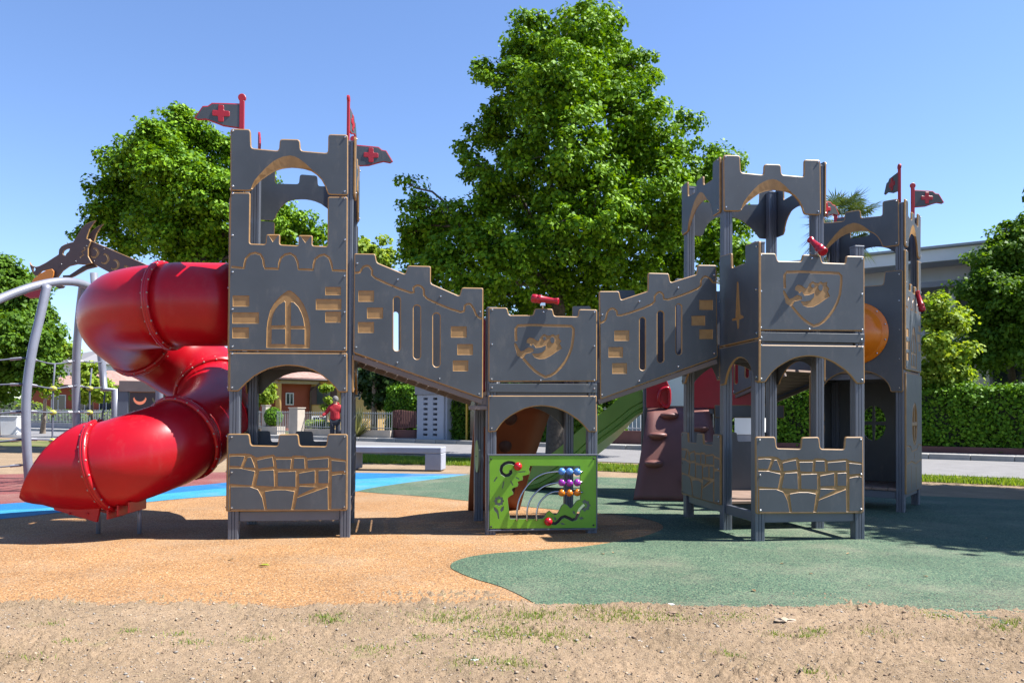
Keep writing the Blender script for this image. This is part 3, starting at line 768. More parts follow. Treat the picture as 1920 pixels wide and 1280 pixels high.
def flange(i, n=40):
    p, t, a, b = FRM[i]
    bm = bmesh.new(); prof = [(TR_ - 0.004, -0.034), (TR_ + 0.008, -0.034), (TR_ + 0.026, -0.026), (TR_ + 0.030, -0.012), (TR_ + 0.030, -0.002), (TR_ + 0.022, 0.0), (TR_ + 0.030, 0.002), (TR_ + 0.030, 0.012), (TR_ + 0.026, 0.026), (TR_ + 0.008, 0.034), (TR_ - 0.004, 0.034)]
    rings = [[bm.verts.new(p + t * z + (a * math.cos(2 * math.pi * k / n) + b * math.sin(2 * math.pi * k / n)) * r_) for k in range(n)] for r_, z in prof]
    for j in range(len(rings) - 1):
        for k in range(n):
            f = bm.faces.new((rings[j][k], rings[j][(k + 1) % n], rings[j + 1][(k + 1) % n], rings[j + 1][k])); f.smooth = True
    o = obj("flange", bm, REDP, SL.o)
    bm = bmesh.new(); nb = 20
    for k in range(nb):
        d = a * math.cos(2 * math.pi * (k + .5) / nb) + b * math.sin(2 * math.pi * (k + .5) / nb)
        for sgn in (1, -1):
            ball(bm, p + d * (TR_ + 0.018) + t * 0.028 * sgn, 0.0105, 8)
    obj("flange_bolts", bm, BOLTW, o, kind="stuff")
FRM = frames(pth)
# keep the section frame upright so rings do not twist
FRM = [(p, t, (Vector((0, 0, 1)) - t * t.z).normalized(), t.cross((Vector((0, 0, 1)) - t * t.z).normalized()).normalized()) for p, t, _, _ in FRM]
marks = [0, 3, 19, 34, 49, len(pth) - 1]
for i in range(len(marks) - 1): tube_section(marks[i], marks[i + 1])
for i in marks[1:]: flange(i)
# exit trough: closed ring that opens into a pointed, flared chute
p, t, a, b = FRM[-1]
th = Vector((t.x, t.y, 0)).normalized(); n = 40; rings = []
bm = bmesh.new(); M_ = 16
Lx = 0.66
for j in range(M_ + 1):
    f = j / M_; cen = p + th * (Lx * f) + Vector((0, 0, -0.045 * math.sin(f * 1.2)))
    half = math.pi * (1.0 if f < 0.01 else max(0.15, (1 - f ** 1.5 * 0.80)))      # opening grows from the top
    lift = 0.07 * f ** 3.0; rr = TR_ * (1.0 - 0.20 * f ** 2 + (0.10 * max(0, f - .8) * 5) ** 1)
    ring_ = []
    dn = (-a).lerp(Vector((0, 0, -1)), min(1.0, f * 2.5)).normalized()
    for k in range(n + 1):
        an = -half + 2 * half * k / n                        # 0 = straight down
        ring_.append(bm.verts.new(cen + dn * (rr * math.cos(an)) + b * (rr * math.sin(an)) + Vector((0, 0, lift))))
    rings.append(ring_)
for j in range(M_):
    for k in range(n):
        fc = bm.faces.new((rings[j][k], rings[j + 1][k], rings[j + 1][k + 1], rings[j][k + 1])); fc.smooth = True
o = obj("exit_chute", bm, REDP, SL.o); sd = o.modifiers.new("wall", 'SOLIDIFY'); sd.thickness = 0.022; sd.offset = 0
# foot plates under the exit
def plate(c, w, h0, h1, skew):
    bm = bmesh.new()
    vs = [Vector((-w / 2, 0, 0)), Vector((w / 2, 0, 0)), Vector((w / 2 - skew, 0, -h1)), Vector((-w / 2 + skew * .5, 0, -h0))]
    vv = [bm.verts.new(Vector(c) + v) for v in vs]; f = bm.faces.new(vv)
    r_ = bmesh.ops.extrude_face_region(bm, geom=[f]); 
    for v in [g for g in r_['geom'] if isinstance(g, bmesh.types.BMVert)]: v.co += Vector((0, 0.03, 0))
    bmesh.ops.recalc_face_normals(bm, faces=bm.faces)
    for x_ in (-0.06, 0.10): ball(bm, Vector(c) + Vector((x_, -0.004, -(h0 + h1) / 2 + 0.02)), 0.012, 8)
    return obj("foot_plate", bm, REDP, SL.o)
pe = p + th * 0.24
for dy in (-0.16, 0.22): plate(pe + Vector((0.06, dy, -0.24)), 0.46, 0.15, 0.26, 0.05)
for dx in (0.05, 0.44): tubeo("ground_leg", [Vector((pe.x + dx, pe.y + 0.24, -0.02)), Vector((pe.x + dx, pe.y + 0.24, 0.34))], 0.020, GALV, SL.o)
bm = bmesh.new()
for k, dx in enumerate((0.33, 0.42, 0.52)): box(bm, (pe.x + dx, pe.y + 0.02, 0.235 + .03 * k), (0.016, 0.34, 0.10), 0, 0, 0.004)
obj("support_rib", bm, REDP, SL.o)

# ---- balcony tower
for (u, v) in ((0, 0), (1, 0), (0, 1), (1, 1)): post(RT, u, v, H + 0.03)
for u in (0, 1): post(RT, u, -0.70, 2.75)
for fr in (FR, LF, RR, RI): top_arch(RT, fr, 0.03)
FB = (0.0, -0.77, 0.0)
q = RT.tr(FB, [(1428, 619)]); dzb = q[0][1] - M1z0
emblem_panel(RT, FB, 0.0, dzb)
board("plank_panel", FB, rounded(shift(M2o, 0, dzb), 0.01), parent=RT.o, ring=0.004, mats=[GREY, GREY, STEEL], bolts=[(0, M2o[0][1] + dzb - .05), (1, M2o[0][1] + dzb - .05)])
board("low_arch_panel", FB, shift(M3o, 0, dzb), bolts=shift(M3b, 0, dzb), parent=RT.o)
SF = (-0.07, 0.0, R(-90))
So = RT.tr(SF, r2([(108, 228), (190, 205), (193, 312), (290, 275), (288, 150), (388, 118), (388, 805), (108, 868)]))
sw = RT.tr(SF, r2([(233, 408), (243, 408), (258, 640), (278, 648), (280, 662), (250, 675), (246, 735), (236, 742), (230, 680), (198, 684), (197, 670), (222, 660)]))
board("sword_panel", SF, rounded(So, 0.02), recess=[sw], bolts=RT.tr(SF, r2([(372, 158), (370, 462), (372, 770), (112, 548)])), parent=RT.o, slope=0.001)
Sa = RT.tr(SF, r2([(108, 876), (388, 815), (386, 1112), (355, 1112), (345, 1060), (330, 1015), (308, 975), (285, 952), (260, 943), (235, 945), (208, 965), (182, 1005), (162, 1055), (145, 1132), (110, 1138)]))
board("side_arch_panel", SF, rounded(Sa, 0.012), parent=RT.o, bolts=RT.tr(SF, r2([(372, 1078)])))
board("side_guard", (1.01, -0.70, R(90)), rounded([(0.06, 1.86), (0.64, 1.86), (0.64, 2.55), (0.06, 2.55)], 0.02), parent=RT.o)
stone_panel(RT, FB); stone_panel(RT, LF); stone_panel(RT, RR, stones=False)
RDZ = 1.86
deck(RT, RDZ); deck(RT, RDZ, 0, 1, -0.70, -0.10); ring_beams(RT, RDZ - 0.055); ring_beams(RT, RDZ - 0.055, 0, 1, -0.70, 0.0)
ring_beams(RT, 0.215, h=0.09); ring_beams(RT, 0.215, 0, 1, -0.70, 0.0, h=0.09); deck(RT, 0.28, 0, 1, 0, 1)
low_arch(RT, LF, 0.16); low_arch(RT, RI, 0.16); low_arch(RT, RR, 0.16)
for fr in (RI, RR): emblem_panel(RT, fr, 0, dzb, False)
board("green_disc", (-0.02, -0.35, R(0)), [(0.29 + 0.16 * math.cos(t), 0.72 + 0.17 * math.sin(t)) for t in np.linspace(0, 6.283, 25)[:-1]], parent=RT.o, mats=[GREENP, GDARK, STEEL], ring=0.003, label="round green play disc in the tower entrance")
q = RT.tr((0, -0.76, 0), [(1534, 478)])[0]
scope(RT, (q[0], -0.76, q[1]), (-0.12, 0.72, 0.62), 0.25)

# ---- corner tower turned by forty-five degrees
FT = Mod("play_tower", ground(1693, 960.5) + Vector((0.0, 0.05, 0)), TH + R(45), "tall castle tower set at an angle in the shade with an orange bubble window", "play tower", G_T)
# local axes: +u goes right-back, +v goes left-back; FR faces right-front, LF faces left-front
for (u, v) in ((0, 0), (1, 0), (0, 1), (1, 1)): post(FT, u, v, H + 0.03)
for fr in (FR, LF, RR, RI): top_arch(FT, fr, 0.03)
board("window_panel", FR, T23o, recess=[wave, gothic] + gpan + bricksL, bolts=T23b, parent=FT.o)
# right-front lower wall with oval window
ow = [(0.52 + 0.19 * math.cos(t), 1.06 + 0.27 * math.sin(t)) for t in np.linspace(0, 6.283, 25)[:-1]]
def quarter(sx, sy, c=(0.52, 1.06), rx=0.155, rz=0.235, g=0.02):
    p_ = [(c[0] + sx * g, c[1] + sy * g)]
    for t in np.linspace(0.12, math.pi / 2 - 0.09, 7): p_.append((c[0] + sx * rx * math.cos(t), c[1] + sy * rz * math.sin(t)))
    return p_
def tall_wall(fr):
    board("tall_wall_panel", fr, rounded([(-0.04, 0.22), (1.04, 0.22), (1.04, 1.685), (-0.04, 1.685)], 0.015), parent=FT.o,
          holes=[quarter(1, 1), quarter(-1, 1), quarter(1, -1), quarter(-1, -1)], recess=[ow] + [stroke([(0.0, 0.80), (0.25, 0.78), (0.33, 0.72), (0.68, 0.74), (0.8, 0.80), (1.0, 0.78)], 0.02)[0], stroke([(0.0, 0.58), (0.3, 0.60), (0.6, 0.56), (1.0, 0.60)], 0.02)[0], stroke([(0.3, 0.25), (0.27, 0.55)], 0.018)[0], stroke([(0.62, 0.25), (0.6, 0.52)], 0.018)[0], stroke([(0.5, 0.62), (0.48, 0.70)], 0.018)[0]])
tall_wall(FR); tall_wall(RR); tall_wall(RI)
FLo = rounded([(-0.04, 1.45), (0.10, 1.45)] + [(0.5 - 0.40 * math.cos(t), 1.45 + 0.27 * math.sin(t)) for t in np.linspace(0, math.pi, 17)] + [(0.90, 1.45), (1.04, 1.45), (1.04, 2.92), (0.84, 2.92), (0.82, 2.76), (0.18, 2.76), (0.16, 2.92), (-0.04, 2.92)], 0.02)
board("bubble_panel", LF, FLo, parent=FT.o, bolts=[(1.0, 1.5), (1.0, 1.85), (1.0, 2.2), (1.0, 2.55), (1.0, 2.87), (0.0, 1.5), (0.0, 2.2), (0.0, 2.87)])
bm = bmesh.new(); cF = Vector((-0.075, 0.5, 2.18))
prof = [(0.385, 0.0), (0.385, 0.014), (0.33, 0.018), (0.32, 0.03), (0.29, 0.10), (0.23, 0.17), (0.15, 0.215), (0.07, 0.235), (0.002, 0.24)]
lathe(bm, prof, 36, Matrix.Translation(cF) @ Matrix.Rotation(R(-90), 4, 'Y'))
bub = obj("bubble_window", bm, ORANGE, FT.o)
bm = bmesh.new()
for k in range(12):
    t_ = 2 * math.pi * (k + .5) / 12; ball(bm, cF + Vector((-0.016, 0.36 * math.cos(t_), 0.36 * math.sin(t_))), 0.011, 8)
obj("bubble_screws", bm, STEEL, bub, kind="stuff")
deck(FT, 1.70); deck(FT, 0.27); ring_beams(FT, 0.205, h=0.09); ring_beams(FT, 1.645)
flag(FT, 0.0, 0.0, H + 0.03, R(-225 + 38), 1) if False else None
flag(FT, 0.0, 0.0, H + 0.13, R(34), 1); flag(FT, 1.0, 0.02, H + 0.14, R(-52), 1); flag(FT, 1.0, 1.0, H - 0.1, R(-100), 1); flag(FT, 0.0, 1.0, H - 0.05, R(-30), 1)
scope(FT, (0.62, -0.12, 2.52), (-0.05, 0.25, 1.0), 0.27)

# ---- rear low tower with climbing walls and green slide
RW = Mod("play_tower", (1.93, 11.45, 0), R(-8), "low rear tower with red boards above the brown climbing wall", "play tower", G_T)
for (u, v) in ((0, 0), (1, 0), (0, 1), (1, 1)): post(RW, u, v, 2.0)
deck(RW, 1.27); ring_beams(RW, 1.21)
board("low_arch_panel", (0, -0.07, 0), rounded([(0.95, 1.12), (1.9, 1.12), (1.9, 1.30), (0.95, 1.30)], 0.01), parent=RW.o)
red1 = rounded([(-0.03, 1.25), (0.30, 1.25), (0.30, 1.55), (0.25, 1.66), (0.28, 2.0), (0.10, 2.05), (-0.03, 2.0)], 0.03)
board("red_side_board", (0.03, -0.055, 0), red1, parent=RW.o, mats=[REDF, REDF, STEEL])
board("red_side_board", (0.60, 0.25, R(-58)), rounded([(-0.1, 1.28), (0.30, 1.28), (0.36, 2.0), (0.1, 2.05), (-0.1, 1.9)], 0.04), parent=RW.o, mats=[REDF, REDF, STEEL])
board("red_side_board", (0.62, -0.055, 0), rounded([(0.02, 1.25), (0.92, 1.25), (0.90, 1.85), (0.6, 1.98), (0.25, 1.9), (0.04, 1.6)], 0.05), parent=RW.o, mats=[REDF, REDF, STEEL])
bm = bmesh.new(); tube(bm, smoothpath([(0.22, -0.09, 1.30), (0.17, -0.12, 1.38), (0.20, -0.12, 1.50), (0.28, -0.11, 1.54), (0.32, -0.10, 1.50), (0.32, -0.10, 1.32), (0.27, -0.09, 1.27), (0.22, -0.09, 1.30)], 4), 0.024, 8)
obj("hand_grip", bm, REDIN, RW.o)
def climbing_wall(name, parent, x0, x1, y0, H_, run, mat_, holds, label=None, flare=0.0, thick=0.06, down=1):
    """moulded climbing sheet from deck height down to the ground, with protruding holds"""
    bm = bmesh.new(); ns, nw = 16, 8; g = []
    for i in range(ns + 1):
        f = i / ns; z = H_ * (1 - f) if f < 1 else 0.0
        yy = y0 - run * (f ** 0.55); row = []
        for j in range(nw + 1):
            w = j / nw; xx = x0 + (x1 - x0) * w; xx += (w - .5) * flare * f
            row.append(bm.verts.new((xx, yy * 1.0, z + (0.0))))
        g.append(row)
    fs = []
    for i in range(ns):
        for j in range(nw):
            f = bm.faces.new((g[i][j], g[i + 1][j], g[i + 1][j + 1], g[i][j + 1])); f.smooth = True; fs.append(f)
    o = obj(name, bm, mat_, parent, label=label)
    sd = o.modifiers.new("thickness", 'SOLIDIFY'); sd.thickness = thick; sd.offset = -1
    for (w, f) in holds:
        z = H_ * (1 - f); yy = y0 - run * (f ** 0.55); xx = x0 + (x1 - x0) * w + (w - .5) * flare * f
        bm = bmesh.new(); ball(bm, (0, 0, 0), 1.0, 16)
        for v in bm.verts:
            v.co = Vector((v.co.x * 0.13, v.co.y * 0.10, v.co.z * (0.035 if v.co.z > 0 else 0.075)))
        h_ = obj("climbing_hold", bm, mat_, o); h_.location = (xx, yy - 0.02, z)
    return o
climbing_wall("climbing_wall", RW.o, 0.02, 0.86, -0.06, 1.26, 0.62, BROWNW, [(0.36, 0.08), (0.20, 0.30), (0.80, 0.22), (0.70, 0.46), (0.18, 0.60), (0.62, 0.78), (0.98, 0.62)], flare=0.42)
GS = Mod("chute_slide", (1.2, 12.1, 0), 0, "straight green plastic slide going down behind the low shield tower", "slide")
bm = bmesh.new()
path = [Vector((0.78, -0.36, 1.40)), Vector((0.55, -0.31, 1.26)), Vector((0.25, -0.22, 0.98)), Vector((-0.10, -0.05, 0.66)), Vector((-0.42, 0.10, 0.38)), Vector((-0.70, 0.25, 0.20)), Vector((-0.95, 0.38, 0.15))]
path = smoothpath(path, 5); fr = frames(path); W_ = 0.25
sec = [(-W_ - .05, .14), (-W_ - .05, .17), (-W_, .17), (-W_, .02), (-W_ + .04, -.01), (W_ - .04, -.01), (W_, .02), (W_, .17), (W_ + .05, .17), (W_ + .05, .14), (W_ + .05, -.02), (W_ + .035, -.03), (W_ + .05, -.04), (W_ + .05, -.09), (W_ + .035, -.10), (W_ + .05, -.11), (W_ + .04, -.15), (-W_ - .04, -.15), (-W_ - .05, -.11), (-W_ - .035, -.10), (-W_ - .05, -.09), (-W_ - .05, -.04), (-W_ - .035, -.03), (-W_ - .05, -.02)]
rings = []
for (p, t, a, b) in fr:
    side = Vector((0, 0, 1)).cross(t).normalized(); upv = t.cross(side).normalized()
    rings.append([bm.verts.new(p + side * x + upv * z * 1.08) for x, z in sec])
for i in range(len(rings) - 1):
    for k in range(len(sec)):
        bm.faces.new((rings[i][k], rings[i][(k + 1) % len(sec)], rings[i + 1][(k + 1) % len(sec)], rings[i + 1][k]))
bm.faces.new(rings[0][::-1]); bm.faces.new(rings[-1]); bmesh.ops.recalc_face_normals(bm, faces=bm.faces)
obj("chute", bm, GREENS, GS.o)
boxo("chute_foot", (-0.85, 0.33, 0.05), (0.12, 0.42, 0.14), GREENS, GS.o, rz=R(-25))
climbing_wall("climbing_wall", MT.o, 0.03, 0.66, 0, 1.35, 0.0, BROWNO, [], label="leaning orange-brown climbing board") if False else None
CW = Mod("climbing_board", MT.w(0, 1.0), TH, "leaning orange-brown climbing board with dark holes behind the low shield tower", "climbing board")
bm = bmesh.new()
# board leans from the rear deck edge out to the ground
for k in range(1): pass
w0, w1 = 0.02, 0.66
vs = [(-0.02, 0.06, 1.34), (0.86, 0.06, 1.34), (0.60, 0.90, 0.0), (-0.02, 0.90, 0.0)]
top = [Vector(v) for v in vs]
g = []
for i in range(9):
    f = i / 8; row = []
    for j in range(5):
        w = j / 4; l = top[0].lerp(top[3], f); r_ = top[1].lerp(top[2], f); p_ = l.lerp(r_, w); p_.y += 0.10 * math.sin(f * math.pi)
        row.append(bm.verts.new(p_))
    g.append(row)
for i in range(8):
    for j in range(4):
        f = bm.faces.new((g[i][j], g[i + 1][j], g[i + 1][j + 1], g[i][j + 1])); f.smooth = True
o = obj("board_sheet", bm, BROWNO, CW.o); sd = o.modifiers.new("thickness", 'SOLIDIFY'); sd.thickness = 0.05; sd.offset = 0
for (x_, f) in ((0.38, .16), (0.36, .40), (0.24, .62), (0.45, .80)):
    y_ = 0.06 + 0.84 * f + 0.10 * math.sin(f * math.pi); bm = bmesh.new(); ball(bm, (0, 0, 0), 1.0, 14, 0, (0.08, 0.05, 0.10)); h_ = obj("finger_hole", bm, BLACKP if False else mat("hole_brown", (0.08, 0.02, 0.01), 0.6), CW.o); h_.location = (x_, y_ - 0.02, 1.34 * (1 - f))

# rear bridge
e0 = FT.w(0, 1); RB = Mod("play_bridge", (e0.x, e0.y, 0), 0, "rear sloping bridge in shade between the angled tower and the low rear tower", "bridge", "sloping bridges of the play castle")
d = Vector((2.93, 11.62, 0)) - e0; RB.o.rotation_euler = (0, 0, math.atan2(-d.y, -d.x)); RB.rz = math.atan2(-d.y, -d.x)
Lr = d.length
src = BR.o
for ch in list(src.children):
    c = dup(ch, RB.o)
    v = Vector(ch.location); c.location = (v.x - Lr - 0.02 , v.y + 0.0, v.z)

# =================================================================== ground
def fractal(nx, ny, cell, beta, seed, lo=0.0, hi=1e9):
    """gaussian random field with a power-law spectrum; lo/hi are wavelengths in metres kept"""
    g = np.random.default_rng(seed); f = np.fft.rfft2(g.standard_normal((ny, nx)))
    ky = np.fft.fftfreq(ny, cell)[:, None]; kx = np.fft.rfftfreq(nx, cell)[None]
    k = np.hypot(kx, ky); k[0, 0] = 1e9
    f *= k ** (-beta / 2) * ((1 / k > lo) & (1 / k < hi))
    z = np.fft.irfft2(f, s=(ny, nx)); return z / z.std()

def sheet(name, pts, z, m, kind="structure", smooth=False):
    pts = [(p[0], p[1]) for p in clean(pts)]
    V = [Vector(p) for p in pts]; E = [(i, (i + 1) % len(V)) for i in range(len(V))]
    v, e, f, *_ = delaunay_2d_cdt(V, E, [], 0, 1e-5, True)
    P = np.array([(q.x, q.y) for q in v]); F = np.array([q for q in f if len(q) == 3]); C = P[F].mean(axis=1)
    F = F[pip(C, pts)]
    faces = []
    for q in F:
        a, b, c = P[q]; s = (b[0] - a[0]) * (c[1] - a[1]) - (c[0] - a[0]) * (b[1] - a[1])
        faces.append(tuple(int(k) for k in (q if s > 0 else q[::-1])))
    return raw(name, [(x, y, z) for x, y in P], faces, m, kind=kind)
def gp(pts, smooth=0, z=0.0):
    out = [ground(x, y, z) for x, y in pts]
    if smooth: out = smoothpath(out, smooth)
    return [(p.x, p.y) for p in out]

SOILMAT = bpy.data.materials.new("soil"); SOILMAT.use_nodes = True
nt = SOILMAT.node_tree; p = nt.nodes["Principled BSDF"]; p.inputs["Roughness"].default_value = 0.95; p.inputs["Specular IOR Level"].default_value = 0.15
tc = nt.nodes.new("ShaderNodeTexCoord")
def noise(nt, tc, sc, det=5, rough=0.6, coords="Object"):
    n = nt.nodes.new("ShaderNodeTexNoise"); n.inputs["Scale"].default_value = sc; n.inputs["Detail"].default_value = det; n.inputs["Roughness"].default_value = rough
    nt.links.new(tc.outputs[coords], n.inputs["Vector"]); return n
def ramp(nt, src, stops):
    r = nt.nodes.new("ShaderNodeValToRGB"); els = r.color_ramp.elements
    while len(els) < len(stops): els.new(0.5)
    for e, (pos, c) in zip(els, stops): e.position = pos; e.color = (*c, 1)
    nt.links.new(src, r.inputs[0]); return r
def mixc(nt, a, b, fac=None, mode='MIX', f=1.0):
    m = nt.nodes.new("ShaderNodeMix"); m.data_type = 'RGBA'; m.blend_type = mode; m.inputs[0].default_value = f
    if fac is not None: nt.links.new(fac, m.inputs[0])
    nt.links.new(a, m.inputs[6]); nt.links.new(b, m.inputs[7]); return m
n1 = noise(nt, tc, 130, 8, 0.7); r1_ = ramp(nt, n1.outputs[0], [(0.30, (0.11, 0.076, 0.05)), (0.48, (0.235, 0.173, 0.115)), (0.70, (0.31, 0.236, 0.162))])
n2 = noise(nt, tc, 1.6, 6); r2_ = ramp(nt, n2.outputs[0], [(0.35, (0.80, 0.78, 0.74)), (0.65, (1.08, 1.04, 1.0))])
m1 = mixc(nt, r1_.outputs[0], r2_.outputs[0], mode='MULTIPLY')
n3 = noise(nt, tc, 2.6, 8, 0.7); r3_ = ramp(nt, n3.outputs[0], [(0.60, (0, 0, 0)), (0.72, (0.55, 0.55, 0.55))])
n4 = noise(nt, tc, 90, 3); r4_ = ramp(nt, n4.outputs[0], [(0.3, (0.08, 0.10, 0.025)), (0.7, (0.20, 0.21, 0.08))])
m2 = mixc(nt, m1.outputs[2], r4_.outputs[0], fac=r3_.outputs[0])
nt.links.new(m2.outputs[2], p.inputs["Base Color"])
bnode = nt.nodes.new("ShaderNodeBump"); bnode.inputs["Strength"].default_value = 0.8; bnode.inputs["Distance"].default_value = 0.012
nb = noise(nt, tc, 110, 5, 0.65); nt.links.new(nb.outputs[0], bnode.inputs["Height"]); nt.links.new(bnode.outputs[0], p.inputs["Normal"])

TURF = mat("turf", (0.10, 0.15, 0.03), 0.95, col2=(0.27, 0.23, 0.12), vscale=1.1, bump=0.8, bscale=60, detail=9, spec=0.1)
sheet("ground", [(-260, -60), (260, -60), (260, 330), (-260, 330)], -0.03, SOILMAT)

def zone_w(c): return c
TANM = granule_mat("rubber_tan", [((0.425, 0.22, 0.085), .38), ((0.49, 0.275, 0.12), .22), ((0.33, 0.17, 0.072), .20), ((0.13, 0.075, 0.045), .14), ((0.62, 0.46, 0.28), .06)], 125.0)
GRNM = granule_mat("rubber_green", [((0.085, 0.150, 0.090), .34), ((0.125, 0.200, 0.120), .24), ((0.050, 0.095, 0.068), .20), ((0.022, 0.034, 0.034), .12), ((0.22, 0.27, 0.16), .10)], 125.0)
BLUD = granule_mat("rubber_blue", [((0.012, 0.17, 0.42), .5), ((0.02, 0.22, 0.52), .3), ((0.01, 0.11, 0.28), .2)])
BLUL = granule_mat("rubber_light_blue", [((0.04, 0.30, 0.50), .5), ((0.06, 0.36, 0.56), .3), ((0.02, 0.20, 0.36), .2)])
REDM = granule_mat("rubber_red", [((0.24, 0.07, 0.065), .5), ((0.30, 0.10, 0.09), .3), ((0.15, 0.045, 0.045), .2)])
BACK = [(-700, 889), (0, 889), (200, 886), (430, 885), (655, 886), (880, 889), (1120, 894), (1190, 896), (1460, 912), (1740, 930), (1920, 937), (2500, 962)]
sheet("rubber_surface", gp(BACK + [(2500, 1185), (1920, 1172), (1000, 1172), (0, 1170), (-700, 1170)]), 0.0, TANM)
z_ = 0.004
lobe = [(1060, 1172), (1030, 1150), (990, 1124), (940, 1100), (890, 1085), (858, 1072), (845, 1063), (852, 1053), (885, 1043), (940, 1036), (1000, 1032), (1080, 1026), (1140, 1018), (1200, 1007), (1232, 997), (1243, 990), (1238, 982), (1215, 974), (1170, 966), (1120, 962), (1060, 957), (950, 946), (880, 939), (800, 931), (730, 926), (668, 921)]
edge2 = [(668, 921), (700, 914), (760, 905), (830, 896), (880, 889)]
sheet("rubber_surface_green", gp(lobe, 5) + gp(edge2, 4)[1:] + gp([(1120, 894), (1190, 896), (1460, 912), (1740, 930), (1920, 937), (2500, 962), (2500, 1185), (1920, 1172)]), z_, GRNM)
e_rb = [(-700, 1001), (-300, 968), (0, 945), (90, 938), (250, 921), (420, 905), (500, 896), (600, 889.5), (655, 886)]
e_dl = [(-700, 1020), (-300, 980), (0, 957), (90, 952), (250, 932), (420, 915), (550, 906), (655, 899), (760, 893.5), (880, 889)]
e_bt = [(-700, 1046), (-300, 1000), (0, 973), (100, 962), (250, 944), (350, 934), (427, 929), (550, 924), (668, 921)]
sheet("rubber_surface_red", gp(e_rb, 4) + gp([(430, 885), (200, 886), (0, 889), (-700, 889)]), z_, REDM)
sheet("rubber_surface_blue", gp(e_rb, 4) + gp(e_dl, 4)[::-1], z_, BLUD)
sheet("rubber_surface_light_blue", gp(e_dl, 4) + gp(edge2, 4)[::-1][1:] + gp(e_bt, 4)[::-1][1:], z_, BLUL)

# foreground soil with real clods
cell = 0.0115; x0_, y0_ = -4.4, 2.2; nx, ny = 780, 262
N_ = 1024
f1 = fractal(N_, N_, cell, 3.0, 1, 0.25, 6.0)[:ny, :nx]; f2 = fractal(N_, N_, cell, 2.2, 2, 0.03, 0.30)[:ny, :nx]; f3 = fractal(N_, N_, cell, 1.2, 3, 0.022, 0.09)[:ny, :nx]
f4 = fractal(N_, N_, cell, 3.0, 9, 0.15, 2.0)[:ny, :nx]
X, Y = np.meshgrid(x0_ + cell * np.arange(nx), y0_ + cell * np.arange(ny))
clod = np.clip(f3 - 0.5, 0, 2.4) * 0.0095 * np.clip(0.9 + 0.5 * f4, 0.25, 1.7)
Zs = 0.021 + f1 * 0.006 + f2 * 0.0034 + clod
edge = 4.83 + 0.022 * X + 0.020 * f4 + 0.02 * np.sin(X * 2.1) + 0.008 * f2[:, :]
t_ = np.clip((Y - edge) / 0.10, -1, 1)
Zs = Zs - np.clip((t_ + 0.75), 0, 2) * 0.022
Zs[0, :] = -0.04; Zs[:, 0] = -0.04; Zs[:, -1] = -0.04
idx = np.arange(nx * ny).reshape(ny, nx)
F = np.stack([idx[:-1, :-1].ravel(), idx[:-1, 1:].ravel(), idx[1:, 1:].ravel(), idx[1:, :-1].ravel()], 1)
zc = Zs.ravel()[F].max(axis=1); F = F[zc > -0.012]
def fastmesh(name, V, F, mats, parent=None, kind=None, smooth=False, midx=None):
    """V (n,3), F (m,k) -> mesh object, quickly"""
    me = bpy.data.meshes.new(name); V = np.asarray(V, np.float32); F = np.asarray(F, np.int32); k = F.shape[1]
    me.vertices.add(len(V)); me.vertices.foreach_set("co", V.ravel())
    me.loops.add(F.size); me.loops.foreach_set("vertex_index", F.ravel())
    me.polygons.add(len(F)); me.polygons.foreach_set("loop_start", np.arange(0, F.size, k, dtype=np.int32))
    me.polygons.foreach_set("loop_total", np.full(len(F), k, np.int32))
    if not isinstance(mats, (list, tuple)): mats = [mats]
    for m in mats: me.materials.append(m)
    if midx is not None: me.polygons.foreach_set("material_index", np.asarray(midx, np.int32))
    if smooth: me.polygons.foreach_set("use_smooth", np.ones(len(F), bool))
    me.update(calc_edges=True); me.validate()
    o = bpy.data.objects.new(name, me); link(o, parent); tag(o, kind=kind); return o
fastmesh("bare_soil", np.stack([X.ravel(), Y.ravel(), Zs.ravel()], 1), F, SOILMAT, kind="structure", smooth=True)
def soil_z(x, y):
    i = np.clip(((x - x0_) / cell).astype(int), 0, nx - 1); j = np.clip(((y - y0_) / cell).astype(int), 0, ny - 1); return Zs[j, i]
def soil_edge(x, y):
    i = np.clip(((x - x0_) / cell).astype(int), 0, nx - 1); j = np.clip(((y - y0_) / cell).astype(int), 0, ny - 1); return edge[j, i]
# pebbles and crumbs
def pebbles(name, xy, z, size, mats, seed, flat=0.6):
    g = np.random.default_rng(seed); n = len(xy)
    base = np.array([(1, 0, 0), (.5, .87, 0), (-.5, .87, 0), (-1, 0, 0), (-.5, -.87, 0), (.5, -.87, 0), (.1, .1, 1), (0, 0, -.8)], float)
    fc = np.array([(0, 1, 6), (1, 2, 6), (2, 3, 6), (3, 4, 6), (4, 5, 6), (5, 0, 6), (1, 0, 7), (2, 1, 7), (3, 2, 7), (4, 3, 7), (5, 4, 7), (0, 5, 7)])
    s = size[:, None, None] * (1 + 0.35 * g.standard_normal((n, 8, 3))).clip(.5, 1.6)
    V = base[None] * s * np.array([1, 0.8, flat])[None, None]; a = g.random(n) * 6.28; c, s_ = np.cos(a)[:, None], np.sin(a)[:, None]
    Vx = V[..., 0] * c - V[..., 1] * s_; Vy = V[..., 0] * s_ + V[..., 1] * c
    V = np.stack([Vx + xy[:, 0:1], Vy + xy[:, 1:2], V[..., 2] + z[:, None]], -1)
    Fq = (fc[None] + 8 * np.arange(n)[:, None, None]).reshape(-1, 3)
    mi = np.repeat(g.integers(0, len(mats), n), 12)
    return fastmesh(name, V.reshape(-1, 3), Fq, mats, kind="stuff", midx=mi)
